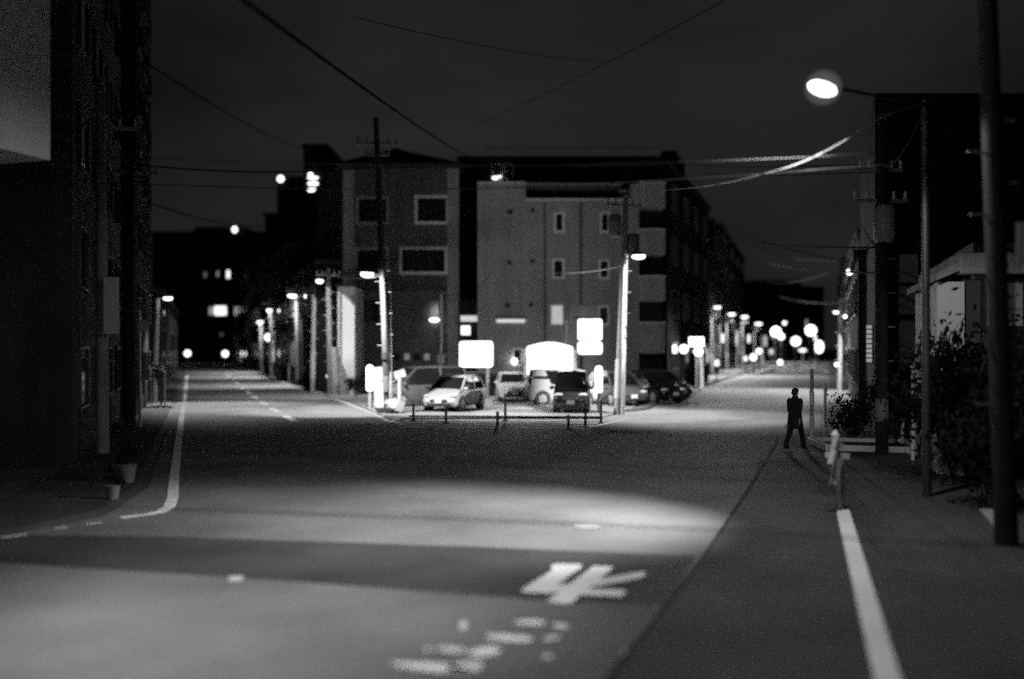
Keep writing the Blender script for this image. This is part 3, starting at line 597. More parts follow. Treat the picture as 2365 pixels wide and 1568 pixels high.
for i, (lb, u, v, vt, (lu, lv), wt, tg) in enumerate(RP):
    bs = G(u, v); dd = bs.y; pole(lb, bs, W(u, vt, dd), .18, .15, 'concrete_mid', lamp=dict(p=W(lu, lv, dd-.3), za=zat(lv+3, dd), w=wt, s=1.2+.3*i, t=Vector((tg[0], tg[1], 0)), mat='lamp_far', deg=150), group='lamp poles of the right street', arms=((zat(vt+20, dd), .9, -.2),), bands=((.3, 2.2, 'white_steel'),))
RP2 = [(1618, 896, 800), (1657, 862, 730), (1690, 852, 742), (1760, 836, 770), (1777, 832, 762), (1700, 849, 752)]
nm = ['short dark pole beside the square lit sign on the right street', 'pale pole just right of the first tall lamp pole', 'pale pole just right of the second lamp pole on the right street', 'pale pole in front of the far lamps', 'last slim pole before the big far lamp', 'pale pole left of the double lamp on the right street']
for (u, v, vt), lb in zip(RP2, nm):
    bs = G(u, v); pole(lb, bs, W(u, vt, bs.y), .2, .16, group='plain poles of the right street', steps=False, arms=((zat(vt+12, bs.y), .6, -.2),))
# right side lamps of the right street
pole('lamp pole on the right side of the right street holding a round lamp', G(1940, 903), W(1942, 690, 64), .16, .12, lamp=dict(p=W(1931, 720, 63.5), za=zat(722, 64), w=8000, s=.9, t=Vector((17.2, 62.5, 0)), mat='lamp_far', deg=125, blend=.4), group='lamp poles of the right street')
for (u, v, d_, r_, lb) in ((1962, 628, 50, .16, 'small round lamp high on the dark house right of the right street'), (1932, 842, 62, .13, 'small lamp low on the right side of the right street'), (1952, 731, 52, .1, 'tiny lamp on the dark shop house right of the right street')):
    t_ = thing('wall_lamp', lb, 'lamp', W(u, v, d_)); MB().ell(W(u, v, d_), r_).build('globe', M['fixture'], t_, smooth=True); MB().bar(W(u, v, d_), W(u+12, v-3, d_+.4), .05).build('bracket', M['black_metal'], t_)
# far big lamps of the right street
for (u, v, d_, r_, lb) in ((1792, 766, 150, .62, 'big round far lamp left of three over the right street'), (1873, 763, 150, .66, 'big round far lamp right of three over the right street'), (1838, 788, 165, .62, 'big round far lamp lowest in the middle of three over the right street'), (1892, 801, 160, .55, 'long bright lamp beside the far kerb on the right'), (1804, 777, 155, .4, 'smaller lamp touching the left big far lamp'), (1812, 746, 170, .25, 'tiny high lamp above the three big far lamps'), (1740, 825, 110, .3, 'round lamp at knee height among the poles of the right street'), (1753, 811, 118, .26, 'round lamp just right of and above the knee-height lamp'), (1802, 837, 125, .25, 'dim pale lamp low beside the far crosswalk')):
    r_ *= 1.2; p = W(u, v, d_); t_ = thing('street_lamp', lb, 'street lamp', (p.x, p.y, 0), 'far lamps of the right street')
    MB().ell(p, (r_, r_, r_*(1.5 if u == 1892 else 1))).build('globe', M['fixture' if r_ > .26 else 'win_lit'], t_, smooth=True)
    MB().tube([(p.x+.1, p.y+r_, 0), (p.x+.1, p.y+r_, p.z+.2)], .09, 8).build('pole', M['black_metal'], t_)
for (u, v, lb) in ((433, 816, 'left of two round lamps low at the end of the left street'), (520, 817, 'right of two round lamps low at the end of the left street')):
    p = W(u, v, 170); t_ = thing('garden_lamp', lb, 'lamp', (p.x, p.y, 0), 'round lamps at the end of the left street')
    MB().ell(p, .5).build('globe', M['fixture'], t_, smooth=True); MB().tube([(p.x, p.y, 0), (p.x, p.y, p.z)], .1, 8).build('post', M['black_metal'], t_)
for (u, v, d_, r_, m_, lb) in ((620, 779, 98, .36, 'sign_lit', 'big round shop lamp glowing among the far lamp poles of the left street'), (633, 793, 96, .34, 'sign_lit', 'big round shop lamp right below its twin on the left street'), (653, 772, 90, .15, 'win_lit', 'small lamp right of the two big shop lamps of the left street'), (570, 777, 140, .2, 'win_lit', 'small lamp left of the farthest pole of the left street'), (757, 869, 60.5, .1, 'win_lit', 'tiny white light low beside the thick pale post')):
    p = W(u, v, d_); t_ = thing('shop_lamp', lb, 'lamp', (p.x, p.y, 0), 'shop lamps of the left street'); MB().ell(p, r_).build('globe', M[m_], t_, smooth=True); MB().tube([(p.x, p.y+r_, 0), (p.x, p.y+r_, p.z)], .06, 8).build('post', M['black_metal'], t_)
# round mirror / sign on the left street
rs = pole('dim round sign on a thin pole in front of the slim tower block', G(323, 990), W(322, 715, 34), .05, .04, 'steel', 'round_sign', 'sign', steps=False)
c = W(331, 752, 33.9); MB().tube([c, c+Vector((0, .03, 0))], .19, 24).build('disc', M['wall_pale'], rs)
# lit signs of the right street
def lit_box(label, u0, u1, v0, v1, d_, mat='sign_lit', base=True, name='lit_sign'):
    t_ = thing(name, label, 'sign', (xat((u0+u1)/2, d_), d_, 0 if base else zat((v0+v1)/2, d_)))
    MB().box((xat(u0, d_), d_, zat(v1, d_)), (xat(u1, d_), d_+.25, zat(v0, d_))).build('case', M['white_steel'], t_, bevel=.03)
    MB().box((xat(u0, d_)+.05, d_-.02, zat(v1, d_)+.05), (xat(u1, d_)-.05, d_-.001, zat(v0, d_)-.05)).build('face', M[mat], t_, bevel=.04)
    if base: MB().tube([(xat((u0+u1)/2, d_), d_+.12, 0), (xat((u0+u1)/2, d_), d_+.12, zat(v1, d_))], .06, 8).build('post', M['steel'], t_)
    return t_
lit_box('square lit shop sign at the corner of the right street', 1590, 1627, 777, 801, 69)
for (u0, u1, v0, v1, d_, m_, lb) in ((1630, 1638, 806, 838, 78, 'sign_dim', 'tall narrow dim sign just past the square lit shop sign'), (1665, 1673, 770, 792, 104, 'win_lit', 'upright lit sign between the first two tall lamp poles'), (1699, 1706, 762, 800, 128, 'sign_dim', 'long upright dim sign before the double lamp pole'), (1726, 1733, 772, 792, 140, 'win_lit', 'small upright lit sign right of the double lamp pole'), (1764, 1771, 775, 800, 170, 'sign_dim', 'upright dim sign in the far cluster of poles'), (1846, 1862, 806, 812, 190, 'win_lit', 'flat lit sign low under the far lamps'), (1776, 1786, 806, 818, 165, 'sign_dim', 'square dim sign left under the far lamps'), (1880, 1886, 775, 788, 150, 'win_lit', 'small lit sign hanging right of the biggest far lamp')):
    lit_box(lb, u0, u1, v0, v1, d_, m_)
lit_box('low lit panel beside the second dark pole of the right street', 1649, 1662, 830, 846, 85, 'win_lit')
lit_box('small striped lit box low on the far left kerb of the right street', 1717, 1727, 822, 834, 112, 'win_lit')
for (u, v, lb) in ((1579, 806, 'round lit globe left below the square lit shop sign'), (1613, 812, 'round lit globe right below the square lit shop sign')):
    p = W(u, v, 68.5); t_ = thing('globe_lamp', lb, 'lamp', p); MB().ell(p, .30).build('globe', M['sign_lit'], t_, smooth=True); MB().bar(p, p+Vector((0, .8, .1)), .05).build('bracket', M['black_metal'], t_)
dd = 36.0
bs_ = thing('striped_sign', 'upright banded pale strip on the dark wall right of the right street', 'sign', (xat(2007, dd), dd, zat(838, dd)))
MB().box((xat(2000, dd), dd, zat(838, dd)), (xat(2014, dd), dd+.1, zat(749, dd))).build('panel', M['wall_dim'], bs_)
sb = MB()
for k in range(8): sb.box((xat(2001, dd), dd-.03, zat(836-k*11, dd)), (xat(2013, dd), dd-.002, zat(828-k*11, dd)))
sb.build('strip', em('dim_strip_glow', .30), bs_)
# ------------------------------------------------------------------ parking signs
dS = 53.5
s1 = thing('parking_sign', 'blank glowing white rounded sign on a post over the silver car', 'sign', (xat(1124, dS), dS, .06))
def rrect(u0, u1, v0, v1, d_, rad, y0, y1, n=6):
    x0, x1, z0, z1 = xat(u0, d_), xat(u1, d_), zat(v1, d_), zat(v0, d_); pts = []
    for cx, cz, a0 in ((x1-rad, z1-rad, 0), (x0+rad, z1-rad, PI/2), (x0+rad, z0+rad, PI), (x1-rad, z0+rad, 1.5*PI)):
        for k in range(n+1): a = a0+PI/2*k/n; pts.append((cx+rad*math.cos(a), cz+rad*math.sin(a)))
    return MB().loft([[(p[0], y0, p[1]) for p in pts], [(p[0], y1, p[1]) for p in pts]])
rrect(1060, 1139, 787, 849, dS, .17, dS, dS+.28).build('case', M['white_steel'], s1)
fc = rrect(1062, 1137, 789, 847, dS, .14, dS-.03, dS-.002).build('face', M['sign_lit'], s1)
for u in (1076, 1123): MB().box((xat(u-5, dS), dS-.05, zat(841.5, dS)), (xat(u+5, dS), dS-.031, zat(838, dS))).build('slot', M['trim'], fc)
MB().tube([(xat(1126, dS), dS+.14, .06), (xat(1126, dS), dS+.14, zat(849, dS))], .1, 10).build('post', M['steel'], s1, smooth=True)
dB = 51.6
s2 = thing('rate_board', 'big glowing rate board with an arched top between two posts over the white van', 'sign', (xat(1268, dB), dB, .06))
ap = [(1216, 869), (1324, 869), (1324, 806)]+[(1324-108*k/10, 806-14*math.sin(PI*k/10)) for k in range(1, 10)]+[(1216, 806)]
ap = [(u, v-20 if v < 860 else v-0) for u, v in ap]; ap = [(u, 789+(v-772)*.8) if v < 860 else (u, 868) for u, v in ap]
ring = [(xat(u, dB), zat(v, dB)) for u, v in ap]
MB().loft([[(p[0], dB, p[1]) for p in ring], [(p[0], dB+.25, p[1]) for p in ring]]).build('case', M['white_steel'], s2)
ring2 = [(xat(1270+(u-1270)*.955, dB), zat(828+(v-828)*.93, dB)) for u, v in ap]
fc = MB().loft([[(p[0], dB-.03, p[1]) for p in ring2], [(p[0], dB-.002, p[1]) for p in ring2]]).build('face', M['sign_lit'], s2)
tx = MB()
for k in range(5): tx.box((xat(1224, dB), dB-.034, zat(823.5+k*5.5, dB)), (xat(1236-R.uniform(0, 3), dB), dB-.031, zat(822+k*5.5, dB)))
for k in range(3):
    for j in range(7): tx.box((xat(1247+j*9, dB), dB-.034, zat(842.5+k*6, dB)), (xat(1253+j*9+R.uniform(-2, 2), dB), dB-.031, zat(841.4+k*6, dB)))
tx.box((xat(1262, dB), dB-.034, zat(861, dB)), (xat(1300, dB), dB-.031, zat(857, dB)))
tx.build('lettering', M['wall_mid'], fc)
for u in (1213, 1327): MB().tube([(xat(u, dB), dB+.12, .06), (xat(u, dB), dB+.12, zat(806, dB))], .1, 10).build('post', M['white_steel'], s2, smooth=True)
dC = 52.5
s3 = thing('parking_sign', 'tall double glowing sign with a curled mark, left of the transformer pole', 'sign', (xat(1310, dC), dC, .06))
rrect(1334, 1391, 736, 786, dC, .1, dC, dC+.3).build('case', M['white_steel'], s3)
f3 = rrect(1335.5, 1389.5, 737.5, 784.5, dC, .09, dC-.03, dC-.002).build('face', M['sign_lit'], s3)
mk = MB()
mk.tube([W(1340, 770, dC-.06), W(1337.5, 774, dC-.06)], .035, 6); mk.tube([W(1339, 776, dC-.06), W(1346, 783, dC-.06)], .05, 6)
mk.tube([W(1352+9*math.cos(a), 777+6*math.sin(a), dC-.06) for a in [x*.35-1.5 for x in range(10)]], .03, 6)
mk.build('emblem', M['wall_dim'], f3)
rrect(1333, 1392, 788, 819, dC, .16, dC+.02, dC+.3).build('case', M['white_steel'], s3)
rrect(1335, 1390, 790, 817, dC, .14, dC-.01, dC+.018).build('face', M['sign_lit'], s3)
MB().tube([(xat(1308, dC), dC+.5, .06), (xat(1308, dC), dC+.5, zat(740, dC))], .08, 10).bar((xat(1308, dC), dC+.5, zat(748, dC)), (xat(1340, dC), dC+.3, zat(748, dC)), .07).bar((xat(1308, dC), dC+.5, zat(806, dC)), (xat(1340, dC), dC+.3, zat(806, dC)), .07).build('post', M['steel'], s3)
MB().tube([W(1309, 731+48, dC-.2), W(1330, 777, dC-.2)], .06, 8)
# tube pillars
def pillar(label, u, v, v0, v1, w_):
    b_ = G(u, v); d_ = b_.y; t_ = thing('light_pillar', label, 'light pillar', b_, 'glowing pillars of the parking lot')
    MB().tube([(b_.x, d_, 0), (b_.x, d_, zat(v1, d_))], .07, 10).build('post', M['steel'], t_)
    r_ = w_/2/FP*d_; z0, z1 = zat(v1, d_), zat(v0, d_)
    MB().tube([(b_.x, d_, z0), (b_.x, d_, z0+r_*.4), (b_.x, d_, z1-r_*.5), (b_.x, d_, z1)], [r_*.7, r_, r_, r_*.5], 14).build('tube', M['tube'], t_, smooth=True)
pillar('glowing white tube pillar beside the pay machine', 854, 945, 843, 903, 17)
pillar('glowing white tube pillar beside the black car', 1383, 952, 845, 906, 17)
pmx = thing('pay_machine', 'pale parking pay machine with ribbed upper panel beside the left lot pole', 'pay machine', G(880, 943))
dp_ = G(880, 943).y
MB().box((xat(864, dp_), dp_-.2, .06), (xat(890, dp_), dp_+.35, zat(848, dp_))).build('cabinet', M['steel'], pmx, bevel=.03)
MB().box((xat(866, dp_), dp_-.24, zat(937, dp_)), (xat(887, dp_), dp_-.2, zat(893, dp_))).build('door', M['white_steel'], pmx, bevel=.02)
rp = MB()
for k in range(6): rp.box((xat(867, dp_), dp_-.22, zat(880-k*5.2, dp_)), (xat(888, dp_), dp_-.2, zat(876.5-k*5.2, dp_)))
rp.build('panel', M['wall_pale'], pmx)
ts = pole('small post with a sloping flat top near the pay machine', G(923, 950), W(923, 868, 43.8), .1, .1, 'steel', 'ticket_post', 'post', steps=False)
MB().bar(W(911, 868, 43.8), W(936, 860, 43.8), .06, .35).build('top_plate', M['white_steel'], ts)
# bollards along the lot front
for i, (u, v, vt) in enumerate(((955, 972, 932), (1030, 977, 940), (1149, 986, 950), (1167, 972, 926), (1313, 991, 958), (1352, 986, 932), (1388, 978, 925))):
    b_ = G(u, v); lab = ['leftmost thin bollard on the zebra strip, below the dark minivan', 'thin bollard in front of the silver car', 'left one of the close bollard pair in mid strip', 'right one of the close bollard pair in mid strip', 'nearest thin bollard, in front of the black car', 'bollard at the right end of the black car', 'last thin bollard before the transformer pole'][i]
    t_ = thing('bollard', lab, 'bollard', b_, 'thin bollards along the parking lot front'); h = (v-vt)/FP*b_.y
    MB().tube([b_, b_+Vector((0, 0, h))], [.05, .045], 10).build('post', M['trim'], t_, smooth=True)
    for k in (.55, .8): MB().tube([b_+Vector((0, 0, h*k)), b_+Vector((0, 0, h*k+.08))], .056, 10).build('reflective_band', M['grey_plastic'], t_)
    MB().tube([b_, b_+Vector((0, 0, .03))], .11, 12).build('base_plate', M['trim'], t_)
# rubbish bags
def bag(label, u, v, s):
    b_ = G(u, v); m = MB(); m.ell(b_+Vector((0, 0, s*.42)), (s*.55, s*.45, s*.45), 14, 9); 
    for p in m.v:
        j = 1+.16*math.sin(p.x*9+p.z*7)+.1*math.sin(p.y*13+p.z*11); p.x = b_.x+(p.x-b_.x)*j; p.y = b_.y+(p.y-b_.y)*j; p.z = max(p.z, .07)
    t_ = thing('rubbish_bag', label, 'rubbish bag', b_, 'white rubbish bags at the lot corner')
    m.build('sack', M['bag'], t_, smooth=True); MB().tube([b_+Vector((0, 0, s*.8)), b_+Vector((.03, 0, s*.93)), b_+Vector((.1, 0, s*1.08))], [.07, .03, .1], 8).build('knot', M['bag'], t_)
bag('flat white rubbish bag nearest the road at the lot corner', 886, 956, .62); bag('taller white rubbish bag leaning on the left lot pole', 909, 957, .82)
# ------------------------------------------------------------------ cars (local +X is forward)
def car(label, loc, rz, paint, L=3.9, Wd=1.66, H=1.5, hood=.9, rake=.75, rear=.45, belt=.92, hoodz=.86, boxy=False, name='parked_car', cat='car'):
    t_ = thing(name, label, cat, loc, 'cars in the parking lot', rz); P = M[paint]; hw = Wd/2; B = lambda m, n, mt, p=None, **k: m.build(n, mt, p or t_, local=True, **k)
    def sec(x, w_, zl, zb):
        w_ *= 1; zm = zl+(zb-zl)*.45
        pts = [(-w_*.86, zl), (-w_*.97, zl+.10), (-w_, zm), (-w_*.985, zb-.10), (-w_*.93, zb-.02), (-w_*.6, zb+.015), (0, zb+.03)]
        pts = pts+[(-a, z) for a, z in reversed(pts[:-1])]
        return [(x, a, z) for a, z in pts]
    f, r = L/2, -L/2; xc = f-hood
    body = MB().loft([sec(r, hw*.84, .34, belt-.12), sec(r+.08, hw*.95, .24, belt-.02), sec(r+.4, hw, .2, belt), sec(0, hw, .18, belt), sec(xc-.05, hw, .18, belt), sec(xc+.02, hw*.99, .2, hoodz+.08), sec(f-.42, hw*.97, .2, hoodz-.06), sec(f-.16, hw*.92, .22, hoodz-.19), sec(f-.03, hw*.85, .26, hoodz-.30), sec(f, hw*.78, .34, hoodz-.38)])
    B(body, 'body', P, smooth=True)
    zr = H-.06; wr = hw*(.86 if boxy else .76); wb = hw*.93; xa, xb = xc+.12, r+.12; xf, xr = xc-rake, r+.12+rear
    def gh(x0, x1, z, w_, c=.1): return [(x0-c, -w_, z), (x0, -w_+c, z), (x0, w_-c, z), (x0-c, w_, z), (x1+c, w_, z), (x1, w_-c, z), (x1, -w_+c, z), (x1+c, -w_, z)]
    gm = MB().loft([gh(xa, xb, belt-.05, wb), gh((xa+xf)/2+.02, (xb+xr)/2-.03, (belt+zr)/2, (wb+wr)/2+.02), gh(xf, xr, zr, wr)])
    B(gm, 'glasshouse', M['car_glass'], smooth=True)
    B(MB().loft([gh(xf+.05, xr-.05, zr-.02, wr+.02), gh(xf-.02, xr+.02, zr+.035, wr-.02), gh(xf-.3, xr+.3, H, wr-.2)]), 'roof', P, smooth=True)
    for s in (-1, 1):
        pl = MB(); pq = MB(); pr = MB(); pl.bar((xa-.05, s*(wb-.02), belt-.03), (xf+.0, s*(wr-.02), zr), .07)
        xm = (xf+xr)/2+.1; pq.bar((xm, s*(wb+.005), belt-.03), (xm-.03, s*(wr+.01), zr), .10, .04)
        if boxy: pr.add([(xb+.0, s*(wb+.012), belt-.04), (xb+1.0, s*(wb+.012), belt-.04), (xr+.55, s*(wr+.022), zr), (xr, s*(wr+.022), zr), (xb+.0, s*(wb-.06), belt-.04), (xb+1.0, s*(wb-.06), belt-.04), (xr+.55, s*(wr-.05), zr), (xr, s*(wr-.05), zr)], [(0,1,2,3),(7,6,5,4),(0,4,5,1),(1,5,6,2),(2,6,7,3),(3,7,4,0)])
        else: pr.bar((xb+.1, s*(wb-.01), belt-.03), (xr+.05, s*(wr), zr), .16, .05)
        for q_ in (pl, pq, pr): B(q_, 'pillar', P)
        B(MB().ell((xa-.22, s*(hw+.07), belt+.05), (.07, .11, .075)), 'mirror', P, smooth=True)
        B(MB().ell((f-.2, s*hw*.68, hoodz-.2), (.14, .2, .085)), 'headlight', M['head_glass'], smooth=True)
        B(MB().cbox((r+.05, s*hw*.8, belt-.16), (.12, .16, .3)), 'tail_lamp', M['tail_glass'], bevel=.03)
        B(MB().cbox((xm-.3, s*(hw+.005), belt-.16), (.16, .03, .03)), 'door_handle', P)
    gr = MB().cbox((f-.02, 0, hoodz-.38), (.08, hw*.95, .12)); B(gr, 'grille', M['trim'], bevel=.02)
    B(MB().cbox((f-.04, 0, .33), (.12, hw*1.35, .17)), 'bumper', M['trim'], bevel=.05)
    B(MB().cbox((f+.03, 0, .46), (.02, .33, .165)), 'number_plate', M['plate'])
    B(MB().cbox((r-.0, 0, .62), (.05, .33, .165)), 'number_plate', M['plate'])
    B(MB().cbox((r+.02, 0, .38), (.12, hw*1.5, .16)), 'bumper', M['trim'], bevel=.04)
    wr_ = .30
    for x in (f-.72, r+.68):
        for s in (-1, 1):
            B(MB().tube([(x, s*(hw-.21), wr_+.02), (x, s*(hw+.006), wr_+.02)], wr_+.07, 22), 'wheel_arch', M['trim'])
            wl_ = B(MB().tube([(x, s*(hw-.2), wr_), (x, s*(hw-.02), wr_), (x, s*(hw+.02), wr_)], [wr_, wr_, wr_-.04], 22), 'wheel', M['tyre'], smooth=True)
            rm = MB().tube([(x, s*(hw-.05), wr_), (x, s*(hw+.03), wr_)], .2, 20)
            for k in range(6):
                a = k*PI/3; rm.bar((x, s*(hw+.032), wr_), (x+.18*math.cos(a), s*(hw+.032), wr_+.18*math.sin(a)), .045, .02)
            B(rm, 'rim', M['rim'], wl_)
    return t_
fz = -PI/2      # facing the camera
car('silver hatchback facing the road under the blank glowing sign', (-2.55, 44.3, .06), fz-.32, 'car_silver', L=3.8, Wd=1.68, H=1.52, hood=.85, rake=.8)
car('dark minivan with bright rims behind the silver hatchback', (-4.3, 47.6, .06), fz-.95, 'car_dark', L=4.6, Wd=1.75, H=1.85, hood=.75, rake=.9, rear=.2, belt=1.02, hoodz=.98, boxy=False)
car('white car parked at the back between the two glowing signs', (.05, 52.3, .06), fz+.05, 'car_white', L=4.1, Wd=1.68, H=1.45, hood=1.0)
car('white boxy van seen side-on under the arched rate board', (2.45, 48.6, .06), .12, 'car_white', L=3.5, Wd=1.5, H=1.72, hood=.45, rake=.5, rear=.12, belt=1.0, hoodz=.95, boxy=True)
car('black boxy car facing the road in front of the white van', (2.62, 43.3, .06), fz-.10, 'car_black', L=3.4, Wd=1.5, H=1.74, hood=.5, rake=.55, rear=.12, belt=1.0, hoodz=.96)
car('dark car half hidden behind the transformer pole', (5.0, 48.6, .06), fz+.35, 'car_dark', L=4.2, Wd=1.7, H=1.6, hood=.9)
car('dark saloon with a shining hood edge right of the transformer pole', (7.0, 51.2, .06), fz+.55, 'car_black', L=4.3, Wd=1.7, H=1.45, hood=1.1)
car('farther dark car at the right end of the parking lot', (8.0, 54.8, .06), fz+.6, 'car_dark', L=4.1, Wd=1.68, H=1.5, hood=.95)
car('white car behind the dark minivan, only its pale side showing', (-3.3, 52.0, .06), fz+.15, 'car_silver', L=4.0, Wd=1.68, H=1.75, hood=.6, boxy=True)
# ------------------------------------------------------------------ plants
def leaves(c, rad, n, size, seed, squash=(1, 1, 1)):
    rr = random.Random(seed); m = MB(); cl_ = []
    for k in range(max(5, n//90)):
        v = Vector((rr.gauss(0, 1), rr.gauss(0, 1), rr.gauss(0, 1))).normalized()*rad*rr.uniform(.25, .85)
        cl_.append((Vector(c)+Vector((v.x*squash[0], v.y*squash[1], v.z*squash[2])), rad*rr.uniform(.22, .42)))
    for k in range(n):
        cc, cr_ = rr.choice(cl_); v = Vector((rr.gauss(0, 1), rr.gauss(0, 1), rr.gauss(0, 1)))*cr_*.6; p = cc+v
        if p.z < .05: p.z = .05+rr.random()*.2
        e = Euler((rr.uniform(0, PI), rr.uniform(0, PI), rr.uniform(0, 2*PI))).to_matrix(); s = size*rr.uniform(.6, 1.4)
        m.add([p+e@Vector(q) for q in ((-s, 0, 0), (0, -s*.45, 0), (s, 0, 0), (0, s*.45, 0))], [(0, 1, 2, 3)])
    return m
def shrub(label, base, rad, h, n=900, size=.07, seed=1, mat='leaf_dark', name='shrub', squash=(1, 1, 1), group=None):
    base = Vector(base); t_ = thing(name, label, 'shrub', base, group)
    leaves(base+Vector((0, 0, h-rad*.6)), rad, n, size, seed, squash).build('foliage', M[mat], t_, fix=False)
    s = MB()
    for k in range(5):
        a = k*1.26; s.tube([base, base+Vector((math.cos(a)*rad*.25, math.sin(a)*rad*.25, h*.5)), base+Vector((math.cos(a)*rad*.6, math.sin(a)*rad*.6, h*.85))], [.03, .02, .008], 6)
    s.build('stems', M['bark'], t_); return t_
shrub('big dark leafy bush in front of the pale house', (8.9, 20.2, 0), 1.5, 3.0, 4200, .075, 3, squash=(.8, .7, 1.0))
shrub('dark bush spilling over the right pavement beside the near utility pole', (8.3, 17.2, 0), 1.1, 1.9, 2200, .07, 4, squash=(.9, .8, 1))
shrub('tall dark bush right of the pale house, filling the right edge', (10.6, 19.6, 0), 1.7, 3.4, 2600, .08, 5, squash=(.9, .7, 1.1))
shrub('low dark bush inside the kerbed bed behind the white posts', (10.1, 29.4, 0), .9, 1.25, 1500, .06, 6, squash=(1.1, .5, .9))
shrub('dark bush right of the low bush in the kerbed bed', (11.6, 30.8, 0), 1.1, 1.9, 1600, .06, 8, squash=(1, .6, 1))
shrub('lit potted shrub under the far left lamp pole', G(372, 938), .62, 2.0, 1500, .06, 9, 'leaf', squash=(.8, .7, 1.25))
for i, (u, v, r_, lb) in enumerate(((822, 918, .7, 'dark shrub at the foot of the white house end'), (650, 880, .8, 'dark bush at the kerb far along the left street'), (705, 900, .55, 'small dark bush between two poles of the left street'))):
    shrub(lb, G(u, v), r_, r_*1.7, 700, .07, 20+i)
tr = thing('potted_tree', 'dark conical tree in front of the dim pale-walled house on the left street', 'tree', G(668, 884))
bs = G(668, 884); leaves(bs+Vector((0, 0, 2.6)), 1.2, 900, .1, 31, (.7, .7, 1.5)).build('crown', M['leaf_dark'], tr, fix=False); MB().tube([bs, bs+Vector((0, 0, 2.2))], [.1, .05], 8).build('trunk', M['bark'], tr)
# planter and sign frame under far left lamp
pt = thing('sign_frame', 'white bent pipe frame around the lit potted shrub', 'frame', G(364, 940)); dd = G(364, 940).y
MB().tube([W(349, 938, dd), W(348, 848, dd), W(381, 856, dd), W(381, 938, dd)], .035, 8).build('pipe', M['white_steel'], pt)
for (u, v, s, lb) in ((294, 1114, .36, 'pale round planter on the left pavement, larger and farther'), (261, 1152, .25, 'small pale planter on the left pavement, nearest the corner line')):
    b_ = G(u, v, .05); t_ = thing('planter', lb, 'planter', b_, 'planters on the left pavement')
    MB().tube([b_, b_+Vector((0, 0, s*.9)), b_+Vector((0, 0, s))], [s*.36, s*.5, s*.54], 16).build('pot', M['pot'], t_, smooth=True)
    leaves(b_+Vector((0, 0, s*1.7)), s*.8, 260, .06, int(s*100)).build('foliage', M['leaf_dark'], t_, fix=False)
# ------------------------------------------------------------------ right kerb: bed, posts, guard post
kb = MB(); k0, k1, k2, k3 = Vector((8.75, 29.2)), Vector((11.3, 28.5)), Vector((10.75, 26.2)), Vector((8.55, 26.9))
bed = thing('kerbed_bed', 'raised planting bed edged with pale kerbstones at the right corner', 'planting bed', (9.8, 27.6, 0))
for a, b_ in ((k3, k2), (k0, k1), (k3, k0), (k2, k1)):
    MB().bar((a.x, a.y, .09), (b_.x, b_.y, .09), .16, .18).build('kerbstone', M['white_steel'], bed, bevel=.02)
MB().prism([k0, k1, k2, k3], 0, .08).build('soil', M['ground'], bed)
def wpost(label, u, v, vt, r_, mat='white_steel', bands=()):
    b_ = G(u, v); d_ = b_.y; t_ = thing('marker_post', label, 'post', b_, 'pale posts at the right corner')
    top = W(u+1, vt, d_); MB().tube([b_, top], r_, 10).build('post', M[mat], t_, smooth=True); MB().tube([b_, b_+Vector((0, 0, .06))], r_*1.9, 12).build('foot', M['steel'], t_)
    for (a, c_) in bands: MB().tube([W(u+1, c_, d_), W(u+1, a, d_)], r_+.015, 12).build('sleeve', M['white_steel'], t_, smooth=True)
wpost('tall slim pale post at the corner of the kerbed bed, beside the walker', 1874, 1020, 852, .055, 'steel', ((904, 935), (960, 1016)))
wpost('slim pale post behind the tall one, with a bright cap', 1905, 985, 884, .05, 'steel', ((884, 915),))
wpost('short pale post just left of the big white guard post', 1919, 1012, 957, .09, 'white_steel')
wpost('thin pale post at the right end of the kerbed bed', 2084, 1030, 968, .05, 'white_steel')
wpost('wide grey post between the kerbed bed and the slim lamp pole', 2110, 1053, 918, .09, 'concrete')
wpost('thin pale post beside the small canopy', 2087, 985, 866, .05, 'white_steel')
gp = thing('guard_post', 'big white double guard post standing at the end of the white edge line', 'guard post', G(1938, 1177)); dg = G(1938, 1177).y
MB().tube([G(1938, 1177), W(1942, 1055, dg)], .07, 12).build('post', M['steel'], gp, smooth=True)
MB().tube([W(1924, 1118, dg-.35), W(1919, 1070, dg-.35), W(1928, 1040, dg-.35), W(1929, 1004, dg-.35), W(1928, 994, dg-.35)], [.066, .066, .07, .07, .035], 12).build('white_sleeve', M['white_steel'], gp, smooth=True)
for (u0, u1, v) in ((1930, 1945, 1028), (1908, 1932, 1050), (1925, 1960, 1053)): MB().bar(W(u0, v, dg-.3), W(u1, v+1, dg-.2), .05, .09).build('bracket', M['white_steel'], gp)
